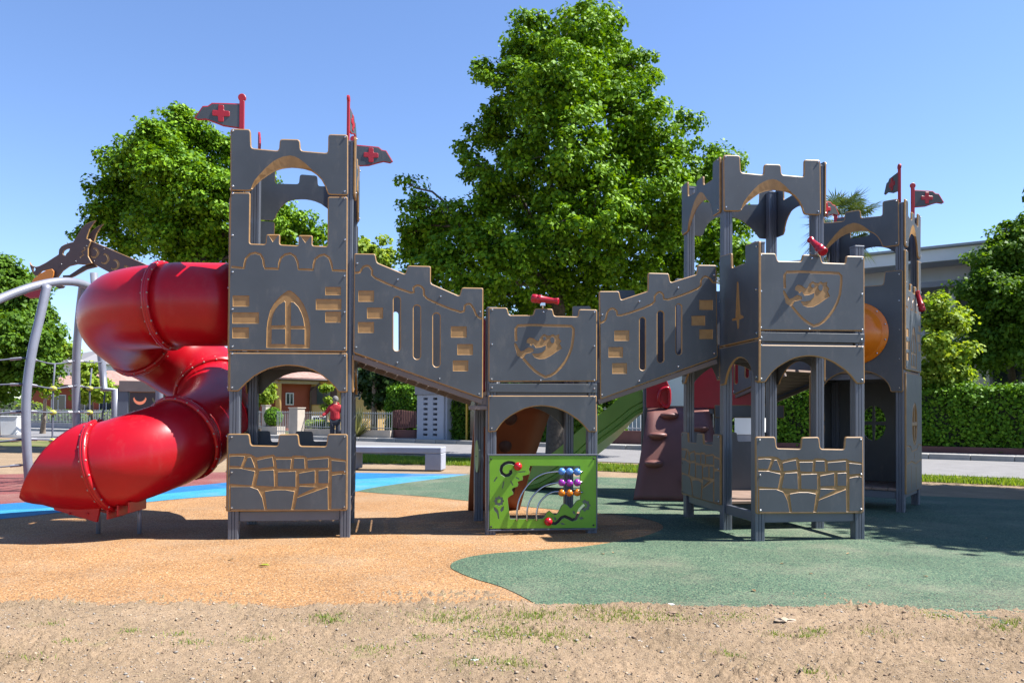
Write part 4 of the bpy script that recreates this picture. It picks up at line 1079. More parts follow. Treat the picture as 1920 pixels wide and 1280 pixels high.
P1 = mat("crumb_brown", (0.30, 0.20, 0.13), 0.95, var=0.2, vscale=30); P2 = mat("crumb_pale", (0.48, 0.37, 0.26), 0.95, var=0.2, vscale=30); P3 = mat("pebble_grey", (0.36, 0.33, 0.29), 0.8, var=0.2, vscale=30)
n = 60000; xy = np.stack([rng.uniform(-4.2, 4.2, n), 2.4 + 2.6 * rng.random(n)], 1)
keep = xy[:, 1] < soil_edge(xy[:, 0], xy[:, 1]) - 0.01 + 0.05 * rng.random(n) ** 3; xy = xy[keep]
sz = 0.0022 + 0.0042 * rng.random(len(xy)) ** 3 + 0.010 * (rng.random(len(xy)) < 0.05) * rng.random(len(xy)) ** 1.5
tag(pebbles("pebbles", xy, soil_z(xy[:, 0], xy[:, 1]) + sz * 0.2, sz, [P1, P2, P1, P2, P3], 5), "loose soil crumbs and small pebbles scattered over the bare foreground strip", "pebbles")
# crumbs strewn on the rubber close to the soil
n = 500; xy = np.stack([rng.uniform(-4.2, 4.2, n), 4.80 + 0.9 * rng.random(n) ** 3], 1); sz = 0.002 + 0.003 * rng.random(n)
tag(pebbles("crumbs", xy, np.full(n, 0.005), sz, [P1, P2], 6), "soil crumbs strewn on the rubber surface along its front edge", "crumbs")

# sand film dragged from the soil over the rubber edge (thin scattered grains, denser close to the soil)
n = 9000; xs = rng.uniform(-4.2, 4.2, n); yy = 4.80 + 0.022 * xs + 0.45 * rng.random(n) ** 3.2; sz = 0.0012 + 0.0018 * rng.random(n)
tag(pebbles("sand_grains", np.stack([xs, yy], 1), np.full(n, 0.005), sz, [P1, P2, P2], 66, 0.5), "pale sand grains trodden onto the front edge of the rubber", "sand")
# blades of grass (front tufts, verge)
def blades(name, xy, z, h, w, m, seed, lean=0.5, kind="stuff", parent=None):
    g = np.random.default_rng(seed); n = len(xy); a = g.random(n) * 6.28; l = lean * h * g.random(n); b = g.random(n) * 6.28
    wx, wy = np.cos(a) * w / 2, np.sin(a) * w / 2; base = np.stack([xy[:, 0], xy[:, 1], z], 1)
    mid = base + np.stack([l * .35 * np.cos(b), l * .35 * np.sin(b), h * .6], 1); tip = base + np.stack([l * np.cos(b), l * np.sin(b), h], 1)
    W = np.stack([wx, wy, np.zeros(n)], 1)
    V = np.stack([base - W, base + W, mid + W * .8, mid - W * .8, tip], 1).reshape(-1, 3)
    o = 5 * np.arange(n)[:, None]; Fq = np.concatenate([o + np.array([[0, 1, 2]]), o + np.array([[0, 2, 3]]), o + np.array([[3, 2, 4]])], 0)
    return fastmesh(name, V, Fq, m, kind=kind, parent=parent)
GRASSM = leafmat("grass_blades", (0.10, 0.20, 0.02), (0.30, 0.36, 0.08), 0.3, 0.6)
STRAW = leafmat("straw", (0.45, 0.36, 0.18), (0.62, 0.52, 0.30), 0.2, 0.7)
tuft_px = [(1000, 1165, .16, 1.0), (960, 1190, .12, .6), (1175, 1160, .16, .7), (1030, 1205, .15, .9), (845, 1170, .20, .9), (920, 1200, .14, .8), (1150, 1170, .12, .8), (700, 1225, .12, .5), (880, 1252, .10, .5), (960, 1255, .12, .6), (800, 1205, .06, .5), (600, 1165, .05, .7), (620, 1172, .06, .8), (640, 1160, .04, .6), (1090, 1150, .10, .5), (1250, 1168, .18, .6),
           (1530, 1195, .05, .7), (1515, 1205, .05, .6), (1640, 1195, .10, .5), (1455, 1200, .05, .5), (1900, 1170, .10, .6), (1880, 1185, .09, .6), (1365, 1240, .05, .5), (95, 1175, .04, .5), (240, 1190, .05, .5), (360, 1210, .06, .5), (330, 1195, .05, .4), (130, 1210, .05, .4), (1770, 1160, .12, .4), (1520, 1275, .05, .6), (1385, 1163, .12, .4), (480, 1205, .10, .4), (50, 1245, .06, .4)]
pts = []; hs = []
for (px, py, r_, d_) in tuft_px:
    c = ground(px, py); k = int(700 * r_ * d_ * 4.0)
    q = rng.standard_normal((k, 2)) * r_ * (0.35 + 0.9 * rng.random((k, 1))) * np.array([1.0, 0.65]) + np.array([c.x, c.y]); pts.append(q); hs.append(rng.uniform(0.006, 0.026, k) * (0.6 + 0.7 * d_))
q = np.concatenate(pts); hh = np.concatenate(hs)
k_ = q[:, 1] < 4.83; q = q[k_]; hh = hh[k_]
tag(blades("grass", q, soil_z(q[:, 0], q[:, 1]), hh * 0.95, 0.0036, GRASSM, 21, 0.9), "sparse green grass seedlings growing through the bare soil", "grass")
q = np.stack([rng.uniform(-4.2, 4.2, 1500), rng.uniform(2.5, 4.8, 1500)], 1)
tag(blades("dry_straw", q, soil_z(q[:, 0], q[:, 1]) + 0.003, rng.uniform(0.002, 0.008, 1500), 0.0022, STRAW, 22, 9.0), "dry straw bits lying on the bare soil", "straw")
# fallen leaves and bits on the rubber
LEAFD = mat("fallen_leaf", (0.42, 0.26, 0.12), 0.8, var=0.3, vscale=20); LEAFY = mat("fallen_leaf_green", (0.40, 0.42, 0.03), 0.7); WHITEB = mat("paper_scrap", (0.75, 0.74, 0.72), 0.8)
for i, (px, py, m, s_) in enumerate([(495, 1062, LEAFY, .045), (1413, 1109, LEAFD, .03), (1466, 1058, LEAFD, .02), (1520, 1077, LEAFD, .02), (1590, 1039, LEAFD, .02), (1735, 1082, LEAFD, .02), (1017, 1033, LEAFD, .015), (433, 1050, LEAFD, .03), (1850, 1010, LEAFD, .02), (1130, 1040, LEAFD, .02), (1150, 1037, LEAFD, .02), (1630, 1100, LEAFD, .012)]):
    c = ground(px, py); a = i * 1.7
    V = [(c.x + s_ * x * math.cos(a) - s_ * y * math.sin(a), c.y + s_ * x * math.sin(a) + s_ * y * math.cos(a), 0.009 + h_ * s_) for x, y, h_ in ((-1, 0, 0), (-.3, .45, .25), (.5, .3, .3), (1, 0, 0.05), (.4, -.35, .2), (-.4, -.4, .25), (0, 0, -.02))]
    o = raw("fallen_leaf", V, [(0, 1, 6), (1, 2, 6), (2, 3, 6), (3, 4, 6), (4, 5, 6), (5, 0, 6)], m)
    lab = ["small yellow-green leaf lying on the tan rubber in front of the tall tower", "rust-brown dry leaf on the green rubber close to the soil, below the stone panel", "pale chip on the green rubber just in front of the balcony tower", "pale chip on the green rubber directly below the balcony tower's stone panel", "tiny dry chip between the feet line and the shade of the right tree", "dry chip on the green rubber at the right, well clear of the tower", "tiny chip near the tip of the green lobe beside the tan rubber", "thin brown twig piece on the tan rubber in front of the tall tower", "dry chip inside the tree shade on the green rubber", "pale chip on the green rubber, first of two beside the tan lobe", "pale chip on the green rubber, second of two beside the tan lobe", "tiny dark chip on the green rubber near the soil, farther from the towers"][i]
    tag(o, lab, "fallen leaf", "fallen leaves on the rubber surface")
for px, py, s_, m, lab in [(1470, 1175, .038, P2, "largest pale clod of soil in front of the right tower"), (1260, 1160, .03, P1, "brown twig-like clod near the green surface"), (890, 1250, .012, WHITEB, "small white scrap on the bare soil"), (1200, 1214, .011, WHITEB, "tiny white paper scrap beside the grass tufts"), (1258, 1140, .018, WHITEB, "flat white chip lying at the edge of the green rubber")]:
    c = ground(px, py); g = np.random.default_rng(int(px))
    bm = bmesh.new(); bmesh.ops.create_icosphere(bm, subdivisions=2, radius=s_)
    for v in bm.verts: v.co = Vector((v.co.x * 1.2, v.co.y * 0.8, v.co.z * 0.35)) * (1 + 0.25 * g.standard_normal())
    o = obj("clod" if m is not WHITEB else "scrap", bm, m); o.location = (c.x, c.y, float(soil_z(np.array([c.x]), np.array([c.y]))[0]) + s_ * .15 if c.y < 4.8 else 0.012)
    tag(o, lab, "soil clod" if m is not WHITEB else "litter")

# =================================================================== the street behind
S0 = Vector((0, 29.05, 0)); SD = Vector((0.848, -0.530, 0)).normalized(); SN = Vector((-SD.y, SD.x, 0))
STH = math.atan2(SD.y, SD.x)
def stt(px, off=0.0):
    """parameter along the far kerb line at photo column px, off metres behind the kerb"""
    k = (px - 960) / FPX; b = S0 + SN * off
    return (k * b.y - b.x) / (SD.x - k * SD.y)
def st(px, off=0.0, z=0.0): return S0 + SN * off + SD * stt(px, off) + Vector((0, 0, z))
def zpx(p, py, px):  # height of photo row py above point p
    return at(px, py, p.y).z
ASPH = mat("asphalt", (0.235, 0.225, 0.225), 0.9, var=0.10, vscale=2.5, bump=0.4, bscale=150, detail=9)
PAVE = mat("pavement", (0.42, 0.40, 0.38), 0.9, var=0.12, vscale=2, bump=0.3, bscale=60, detail=8)
KERB = mat("kerb_stone", (0.45, 0.43, 0.40), 0.85, var=0.15, vscale=3)
nearR = gp([(-600, 794.5), (-300, 806.5), (0, 818.5), (300, 830.5), (640, 844), (960, 857), (1500, 878.5), (1920, 895), (2600, 922)])
farR = [(S0 + SD * t)[:2] for t in (70, 30, 0, -30, -90)]
sheet("road", nearR + [(p[0], p[1]) for p in farR], -0.016, ASPH)
# kerb stones, one by one along the far side
km = None; L_k = 1.0
for i in range(-62, 34):
    if km is None:
        bm = bmesh.new(); box(bm, (0, 0, 0.03), (L_k - 0.012, 0.15, 0.20), 0, 0, 0.012); me = bpy.data.meshes.new("kerb_stone"); bm.to_mesh(me); bm.free(); me.materials.append(KERB); km = me; kroot = empty("kerb", S0, STH); kroot["kind"] = "structure"
    o = bpy.data.objects.new("kerb_stone", km); o.location = (i * L_k, 0.075 + random.uniform(-.004, .004), random.uniform(-.004, .004)); link(o, kroot)
def strip(name, t0, t1, o0, o1, z, m):
    P_ = [S0 + SD * t0 + SN * o0, S0 + SD * t1 + SN * o0, S0 + SD * t1 + SN * o1, S0 + SD * t0 + SN * o1]
    return sheet(name, [(p.x, p.y) for p in P_], z, m)
strip("pavement", -62, 34, 0.15, 1.6, 0.105, PAVE)
strip("front_gardens", -62, 34, 1.6, 60, 0.09, TURF)
# grass verge on the play side
vg = gp([(-700, 800), (0, 822), (300, 834), (640, 847), (960, 860), (1500, 881), (1920, 898), (2600, 924)]) + gp([(2600, 950), (1920, 908), (1740, 900), (1200, 884), (960, 872), (640, 862), (300, 842), (0, 834), (-700, 815)])
sheet("grass_verge", vg, -0.02, TURF)
def in_poly_scatter(poly, n, seed):
    g = np.random.default_rng(seed); P_ = np.array(poly); lo, hi = P_.min(0), P_.max(0); out = []
    while sum(map(len, out)) < n:
        q = g.uniform(lo, hi, (n, 2)); q = q[pip(q, P_)]; out.append(q)
    return np.concatenate(out)[:n]
vp = gp([(600, 851), (960, 864), (1500, 885), (1920, 900), (2100, 908), (2100, 916), (1920, 909), (1740, 901), (1200, 884), (960, 874), (600, 864)])
q = in_poly_scatter(vp, 26000, 31)
GR2 = leafmat("verge_grass", (0.10, 0.19, 0.02), (0.26, 0.36, 0.06), 0.4, 0.6)
tag(blades("verge_grass", q, np.full(len(q), -0.02), rng.uniform(0.03, 0.11, len(q)), 0.018, GR2, 32, 0.7), "sunlit green grass along the near edge of the road", "grass")
vp = gp([(-200, 818), (0, 824), (200, 830), (420, 838), (420, 870), (200, 862), (0, 862), (-200, 850)])
q = in_poly_scatter(vp, 26000, 33); f_ = fractal(512, 512, 0.25, 3.0, 44)
m_ = f_[(q[:, 1] / 0.25).astype(int) % 512, (q[:, 0] / 0.25).astype(int) % 512] > 0.35; q = q[m_]
tag(blades("grass_patches", q, np.full(len(q), -0.03), rng.uniform(0.02, 0.07, len(q)), 0.02, GR2, 34, 0.9), "patchy green grass on the soil beyond the red rubber", "grass")

# ---------------------------------------------------------------- walls, fences, houses
WHITEW = mat("white_render", (1.0, 1.0, 1.0), 0.8, var=0.04, vscale=1.5, bump=0.15, bscale=40)
CONC = mat("concrete", (0.33, 0.33, 0.36), 0.8, var=0.10, vscale=3, bump=0.25, bscale=50, detail=8)
CONCP = mat("bench_concrete", (0.40, 0.42, 0.50), 0.7, var=0.07, vscale=4, bump=0.2, bscale=60)
YELW = mat("yellow_render", (0.78, 0.50, 0.19), 0.85, var=0.06, vscale=1.2, bump=0.1, bscale=50)
REDW = mat("red_render", (0.44, 0.10, 0.05), 0.85, var=0.08, vscale=1.2, bump=0.1, bscale=50)
BROWALL = mat("brown_wall", (0.20, 0.085, 0.075), 0.85, var=0.12, vscale=2)
ROOFT = mat("roof_tile", (0.42, 0.25, 0.20), 0.85, var=0.22, vscale=5, bump=0.3, bscale=12)
GLASS = mat("window_glass", (0.03, 0.045, 0.06), 0.08, spec=0.8)
SHUT = mat("brown_shutter", (0.12, 0.055, 0.04), 0.6)
FENCE = mat("fence_metal", (0.42, 0.44, 0.46), 0.45, metal=0.3)
WFENCE = mat("white_railing", (0.75, 0.75, 0.76), 0.5)
STONEW = mat("pale_stone", (0.58, 0.50, 0.42), 0.85, var=0.08, vscale=3)
DARKG = mat("gutter", (0.10, 0.06, 0.05), 0.5)
def sroot(name, px, off, label, cat, group=None):
    p = st(px, off); return empty(name, (p.x, p.y, 0.09), STH, label, cat, group)
def sl(pxa, pxb, off):
    return stt(pxb, off) - stt(pxa, off)
def rail_fence(px0, px1, off, z0, z1_, m, label, gap=0.12, group=None, name="railing"):
    r_ = sroot(name, px0, off, label, "fence", group); L_ = sl(px0, px1, off)
    bm = bmesh.new()
    for z in (z0 + 0.08, z1_ - 0.04): box(bm, (L_ / 2, 0, z), (L_, 0.03, 0.035), 0, 0, 0.003)
    obj("rail", bm, m, r_); n = max(2, int(L_ / gap)); me = None
    for i in range(min(n + 1, 290)):
        if me is None:
            bm = bmesh.new(); box(bm, (0, 0, (z0 + z1_) / 2), (0.022, 0.022, z1_ - z0 + 0.06), 0, 0, 0.003); me = bpy.data.meshes.new("bar"); bm.to_mesh(me); bm.free(); me.materials.append(m)
        o = bpy.data.objects.new("bar", me); o.location = (L_ * i / n, 0, 0); link(o, r_)
    return r_
# left property: low wall and railing
w = sroot("garden_wall", -200, 1.7, "low grey garden wall below the metal fence at the far end of the street", "wall"); L_ = sl(-200, 430, 1.7)
boxo("wall_body", (L_ / 2, 0, 0.17), (L_, 0.2, 0.36), CONC, w)
rail_fence(-100, 430, 1.7, 0.36, 1.12, FENCE, "grey metal railing on the low wall in front of the distant red house", 0.16)
# white block at the far left
c = ground(6, 814.5); c2 = empty("white_block", (c.x, c.y + .3, 0), R(8), "plain white concrete block standing on the grass at the road's near side", "concrete block")
boxo("block_body", (0, 0, 0.42), (1.15, 0.6, 0.88), WHITEW, c2, bev=0.02); boxo("block_cap", (0, 0, 0.875), (1.20, 0.65, 0.04), WHITEW, c2, bev=0.01)
# gate pillar, planter and railings in front of the yellow house
pl = sroot("gate_pillar", 557, 0.9, "pale stone gate pillar in front of the yellow house", "pillar"); p = st(557, .9)
boxo("pillar_body", (0, 0, 0.62), (0.55, 0.45, 1.24), STONEW, pl, bev=0.01); boxo("pillar_cap", (0, 0, 1.265), (0.62, 0.52, 0.05), STONEW, pl, bev=0.01)
pl = sroot("gate_pillar", 499, 1.6, "slimmer pale gate pillar beside the round clipped shrub", "pillar"); boxo("pillar_body", (0, 0, 0.68), (0.28, 0.28, 1.36), STONEW, pl, bev=0.01); boxo("pillar_cap", (0, 0, 1.385), (0.34, 0.34, 0.04), STONEW, pl)
w = sroot("garden_wall", 572, 1.2, "low pale stone garden wall behind the person in red", "wall"); L_ = sl(572, 735, 1.2); boxo("wall_body", (L_ / 2, 0, 0.16), (L_, 0.2, 0.34), STONEW, w)
rail_fence(572, 735, 1.2, 0.34, 1.08, FENCE, "pale blue-grey railing on the stone garden wall", 0.13)
rail_fence(520, 545, 1.2, 0.10, 1.10, FENCE, "pedestrian gate of grey bars beside the stone gate pillar", 0.11, name="garden_gate")
rail_fence(430, 495, 1.6, 0.30, 1.10, FENCE, "grey railing section beside the slimmer gate pillar", 0.11)
# houses
def window(parent, x, z, w_, h_, y, shutters=False, frame_m=WHITEW):
    f = boxo("window", (x, y, z), (w_ + 0.12, 0.06, h_ + 0.12), frame_m, parent); boxo("pane", (x, y - 0.035, z), (w_, 0.02, h_), GLASS, f)
    boxo("mullion", (x, y - 0.05, z), (0.05, 0.03, h_), frame_m, f)
    if shutters:
        for s in (-1, 1): boxo("shutter", (x + s * (w_ * .78), y - 0.06, z), (w_ * .42, 0.05, h_ + 0.1), SHUT, parent, rz=0)
def gable_roof(parent, x0, x1, y0, y1, z0, h_, m, ov=0.5, name="roof"):
    xm = (y0 + y1) / 2
    V = [(x0 - ov, y0 - ov, z0), (x1 + ov, y0 - ov, z0), (x1 + ov, y1 + ov, z0), (x0 - ov, y1 + ov, z0), (x0 + (y1 - y0) * .35, xm, z0 + h_), (x1 - (y1 - y0) * .35, xm, z0 + h_)]
    V += [(x, y, z - 0.14) for x, y, z in V[:4]]
    Fc = [(0, 1, 5, 4), (1, 2, 5), (2, 3, 4, 5), (3, 0, 4), (0, 6, 7, 1), (1, 7, 8, 2), (2, 8, 9, 3), (3, 9, 6, 0), (9, 8, 7, 6)]
    return raw(name, V, Fc, m, parent)
hs_ = sroot("yellow_house", 515, 7.0, "yellow house with terracotta porch, brown shutters and tiled roof behind the gate pillar", "house")
hs_.rotation_euler = (0, 0, R(30))
def xat(root, px):
    o_ = root.location; d_ = Vector((math.cos(root.rotation_euler.z), math.sin(root.rotation_euler.z))); k = (px - 960) / FPX
    return (k * o_.y - o_.x) / (d_.x - k * d_.y)
px2t = lambda px, off=7.0: xat(hs_, px)
xr = px2t(585); xe = px2t(745)
boxo("wall", ((xr + xe) / 2, 4.0, 1.45), (xe - xr, 8, 2.9), YELW, hs_)
boxo("wall", ((xr + xe) / 2 + 1.5, 4.6, 3.3), (xe - xr + 1, 7.0, 0.9), REDW, hs_)
boxo("porch_wall", (xr / 2 - 1.0, 2.2, 1.45), (xr + 1.98, 4.0, 2.9), REDW, hs_)
for xx in (0.15, -1.9): 
    bm = bmesh.new(); lathe(bm, [(0.17, 0), (0.17, 2.75), (0.2, 2.9)], 14); o = obj("porch_column", bm, YELW, hs_); o.location = (xx, -0.25, 0)
boxo("porch_beam", (xr / 2 - 1.0, -0.25, 2.86), (xr + 2.6, 0.35, 0.28), STONEW, hs_)
window(hs_, px2t(606), 2.05, 0.8, 0.95, -0.03, True, SHUT); window(hs_, px2t(599), 0.55, 0.8, 0.5, -0.03); window(hs_, px2t(662), 2.6, 0.8, 1.1, -0.03, True, STONEW)
window(hs_, 0.9, 1.85, 0.35, 0.6, 0.17)
tubeo("downpipe", [(xr - 0.12, -0.10, 0), (xr - 0.12, -0.10, 2.3), (xr + 0.35, -0.45, 2.78)], 0.06, DARKG, hs_, n=8)
tubeo("gutter", [(-2.6, -0.75, 2.95), (xe + .5, -0.75, 2.95)], 0.075, DARKG, hs_, n=8)
gable_roof(hs_, -2.3, xe, 0, 8, 3.06, 2.0, ROOFT, 0.75)
hs2 = sroot("red_house", 60, 9.0, "distant red house with pitched roofs beyond the scrubby trees", "house"); hs2.rotation_euler = (0, 0, R(6)); L2 = xat(hs2, 245)
boxo("wall", (L2 / 2, 4.5, 1.5), (L2, 9, 3.0), REDW, hs2); boxo("eave_band", (L2 / 2, -0.25, 3.08), (L2 + 1, 0.9, 0.16), DARKG, hs2)
gable_roof(hs2, 0, L2, 0, 9, 3.17, 1.4, ROOFT, 0.5); boxo("terrace_wall", (L2 * .62, -0.6, 0.55), (L2 * .7, 0.15, 1.1), mat("salmon_wall", (0.62, 0.24, 0.17), 0.85), hs2)
for px in (110, 160, 200): window(hs2, xat(hs2, px), 1.7, 1.0, 1.2, -0.03)
hs3 = sroot("pale_gable_house", 75, 24.0, "pale upper house with a grey gable roof seen between the far-left trees", "house"); L3 = sl(75, 150, 24)
boxo("wall", (L3 / 2, 4, 3.2), (L3, 8, 6.4), WHITEW, hs3); gable_roof(hs3, 0, L3, 0, 8, 6.41, 1.6, mat("grey_roof", (0.25, 0.24, 0.25), 0.8), 0.5); window(hs3, L3 * .45, 5.2, 0.9, 1.1, -0.03)
# breeze-block column kiosk
kb = sroot("gatehouse_column", 782, 0.75, "pale blue-grey block column pierced by two rows of square holes under a concrete slab", "gatehouse"); Lk = sl(782, 832, .75)
p0 = st(800, .75); hz = zpx(p0, 740, 800) - 0.09
bm = bmesh.new(); nh = 8; zs = np.linspace(0.10, hz - 0.06, nh + 1); 
xs_ = [0, Lk * .24, Lk * .40, Lk * .60, Lk * .76, Lk]
BLOCKW = mat("painted_block", (0.50, 0.54, 0.64), 0.8, var=0.05, vscale=4)
for x0a, x1a in ((xs_[0], xs_[1]), (xs_[2], xs_[3]), (xs_[4], xs_[5])): box(bm, ((x0a + x1a) / 2, 0.16, hz / 2), (x1a - x0a, 0.32, hz), 0, 0, 0.002)
for x0a, x1a in ((xs_[1], xs_[2]), (xs_[3], xs_[4])):
    for i in range(nh + 1):
        z0a = 0 if i == 0 else zs[i - 1] + (zs[1] - zs[0]) * .45 + .06; z1a = hz if i == nh else zs[i] + .06 - (0 if i else 0)
        box(bm, ((x0a + x1a) / 2, 0.162, (z0a + z1a) / 2), (x1a - x0a, 0.316, max(0.02, z1a - z0a)), 0, 0, 0.0)
    
obj("block_column", bm, BLOCKW, kb); boxo("column_back", (Lk / 2, 0.55, hz / 2), (Lk, 0.4, hz - 0.01), mat("dark_inside", (0.08, 0.085, 0.10), 0.9), kb)
boxo("side_wall", (Lk + 0.05, 0.9, hz / 2), (0.10, 1.6, hz), BLOCKW, kb)
boxo("roof_slab", (Lk / 2 + 1.2, 0.75, hz + 0.26), (Lk + 2.5, 1.7, 0.5), CONC, kb, bev=0.01)
boxo("yellow_post", (Lk + 0.95, 0.25, hz * .5), (0.07, 0.07, hz), mat("yellow_paint", (0.65, 0.40, 0.03), 0.5), kb); boxo("glass_door", (Lk + 1.35, 0.35, hz * .5), (0.6, 0.04, hz - 0.1), GLASS, kb)
# brown plank gate
gt = sroot("plank_gate", 736, 1.5, "dark brown plank gate on a brown base wall beside the block column", "gate"); Lg = sl(736, 781, 1.5)
boxo("base_wall", (Lg / 2, 0, 0.18), (Lg, 0.2, 0.36), BROWALL, gt)
ng = 14
for i in range(ng): boxo("plank", (Lg * (i + .5) / ng, 0.02, 0.80), (Lg / ng - 0.025, 0.03, 0.74 + 0.05 * math.sin(i * .4)), BROWALL, gt, bev=0.003)
boxo("gate_rail", (Lg / 2, 0.06, 0.62), (Lg, 0.04, 0.07), BROWALL, gt)
# white building, brown wall and railing behind the green slide
wb = sroot("white_outbuilding", 1158, 6.5, "white rendered building with a wall lamp behind the green slide", "building"); Lw = sl(1158, 1300, 6.5)
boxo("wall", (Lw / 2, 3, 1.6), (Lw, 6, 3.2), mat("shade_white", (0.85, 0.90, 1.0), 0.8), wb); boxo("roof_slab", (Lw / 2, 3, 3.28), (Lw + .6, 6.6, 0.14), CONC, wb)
xl = sl(1158, 1174, 6.5); lm = boxo("wall_lamp", (xl, -0.09, 1.75), (0.34, 0.16, 0.14), mat("lamp_cover", (0.25, 0.25, 0.27), 0.5), wb, bev=0.03)
w = sroot("brown_wall", 1120, 1.7, "low dark brown street wall behind the green slide and climbing wall", "wall"); L_ = sl(1120, 1345, 1.7); boxo("wall_body", (L_ / 2, 0, 0.24), (L_, 0.2, 0.5), BROWALL, w)
rail_fence(1120, 1345, 1.7, 0.50, 1.30, WFENCE, "white railing on the low brown street wall", 0.15)
mb = sroot("meter_box", 1396, 1.3, "white utility box with a dark keyhole mark behind the right tower posts", "utility box"); boxo("box_body", (0.2, 0, 0.75), (0.95, 0.35, 0.62), WHITEW, mb, bev=0.015); boxo("box_base", (0.2, 0, 0.2), (0.95, 0.35, 0.46), CONC, mb)
boxo("box_lid", (0.2, 0, 1.085), (1.02, 0.42, 0.04), CONC, mb)
bm = bmesh.new(); ball(bm, (0.42, -0.18, 0.86), 0.035, 8, 0, (1, .3, 1)); ball(bm, (0.42, -0.18, 0.76), 0.028, 8, 0, (1, .3, 1.3)); obj("keyhole_mark", bm, BLACKP, mb)
# parked car glimpsed between the posts
cr = sroot("parked_car", 1330, 4.2, "parked silver car glimpsed through the white railing between the tower posts", "car")
prof = [(-2.0, .35), (-2.05, .7), (-1.75, .92), (-1.0, 1.0), (-0.45, 1.40), (0.75, 1.46), (1.5, 1.15), (2.0, 1.02), (2.1, .6), (2.05, .35)]
cb = [(x, z) for x, z in prof]; n = len(cb); V = [(x, -0.85 + (0.12 if z > 1.1 else 0), z) for x, z in cb] + [(x, 0.85 - (0.12 if z > 1.1 else 0), z) for x, z in cb]
raw("car_body", V, [tuple(range(n)), tuple(range(2 * n - 1, n - 1, -1))] + [(i, n + i, n + (i + 1) % n, (i + 1) % n) for i in range(n)], mat("silver_paint", (0.55, 0.57, 0.55), 0.25, metal=0.6), cr)
raw("side_window", [(-0.9, -0.80, 1.02), (-0.42, -0.752, 1.33), (0.7, -0.752, 1.38), (1.3, -0.80, 1.08)], [(0, 3, 2, 1)], GLASS, cr)
for x in (-1.3, 1.3):
    bm = bmesh.new(); lathe(bm, [(0.31, -0.1), (0.33, -0.08), (0.33, 0.08), (0.31, 0.1)], 18, Matrix.Translation((x, -0.78, 0.33)) @ Matrix.Rotation(R(90), 4, 'X')); wh = obj("wheel", bm, BLACKP, cr)
    bm = bmesh.new(); lathe(bm, [(0.2, 0), (0.18, 0.02)], 12, Matrix.Translation((x, -0.88, 0.33)) @ Matrix.Rotation(R(90), 4, 'X')); obj("rim", bm, STEEL, wh)
# big white flat-roofed building on the right
p = st(1735, 13.0); wbld = empty("apartment_building", (p.x, p.y, 0.09), STH - R(4), "white flat-roofed residential building behind the hedge and pale green tree", "building")
zt1 = zpx(p, 480, 1735)
zr = zt1 - 0.09
boxo("wall", (3.0, 6.0, zr / 2 - 0.2), (22, 12, zr - 0.6), WHITEW, wbld)
boxo("roof_fascia", (3.0, 5.5, zr - 0.28), (23.4, 14.0, 0.5), WHITEW, wbld); boxo("roof_trim", (3.0, 5.5, zr + 0.03), (23.7, 14.3, 0.10), FENCE, wbld)
boxo("balcony_canopy", (2.0, -1.0, zr - 1.55), (18, 2.4, 0.22), CONC, wbld)
for i, x in enumerate((-5.5, -2.6, 0.3, 3.2, 6.1, 9.0)):
    f = boxo("window", (x, -0.03, zr - 2.45), (1.7, 0.08, 1.3), CONC, wbld); boxo("pane", (x, -0.09, zr - 2.45), (1.5, 0.03, 1.15), GLASS, f)
    f = boxo("window", (x, -0.03, zr - 5.4), (1.7, 0.08, 1.4), CONC, wbld); boxo("pane", (x, -0.09, zr - 5.4), (1.5, 0.03, 1.25), GLASS, f)
boxo("balcony_slab", (2.0, -1.0, zr - 3.75), (18, 2.4, 0.2), WHITEW, wbld)
bm = bmesh.new(); box(bm, (2.0, -2.15, zr - 2.75), (18, 0.04, 0.05), 0, 0, 0)
for i in range(60): box(bm, (-6.9 + i * .3, -2.15, zr - 3.2), (0.025, 0.025, 0.9), 0, 0, 0)
obj("balcony_railing", bm, FENCE, wbld, kind="stuff")
for x in (-3.5, 1.2, 5.8): boxo("balcony_fin", (x, -0.8, zr - 2.65), (0.25, 1.6, 2.0), WHITEW, wbld)

# ---------------------------------------------------------------- bench
c = ground(828, 881.5); d0 = ground(640, 879); bd = (c - d0).normalized()
bc = empty("concrete_bench", (c.x, c.y, 0), math.atan2(bd.y, bd.x), "long smooth blue-grey concrete bench behind the sloping bridge", "bench")
boxo("seat", (-1.12, 0.32, 0.40), (2.20, 0.52, 0.13), CONCP, bc, bev=0.015)
for x in (-0.19, -1.98): boxo("leg", (x, 0.32, 0.163), (0.34, 0.50, 0.34), CONCP, bc, bev=0.012)

# ---------------------------------------------------------------- net climber and dragon
NC = empty("net_climber", (-8.0, 12.2, 0), 0, "curved grey steel frame with rope net left of the red slide", "climbing frame")
def NL(px, py, Y): return at(px, py, Y) - Vector((-8.0, 12.2, 0))
pr = 0.062
tubeo("top_pipe", smoothpath([NL(-140, 625, 10.2), NL(-50, 585, 10.8), NL(0, 560, 11.2), NL(60, 538, 11.6), NL(110, 528, 12.0), NL(150, 531, 12.4), NL(185, 548, 12.8), NL(215, 575, 13.0)], 6), pr, GALV, NC, n=14, smooth=True)
tubeo("upright", smoothpath([NL(88, 535, 11.7), NL(76, 590, 11.6), NL(60, 660, 11.5), NL(50, 735, 11.45), NL(49, 810, 11.45), NL(53, 880, 11.5), NL(58, 930, 11.6)], 5), pr, GALV, NC, n=14, smooth=True)
tubeo("upright", smoothpath([NL(156, 532, 12.6), NL(148, 600, 12.8), NL(143, 680, 12.9), NL(143, 760, 13.0), NL(145, 900, 13.1)], 5), pr, GALV, NC, n=14, smooth=True)
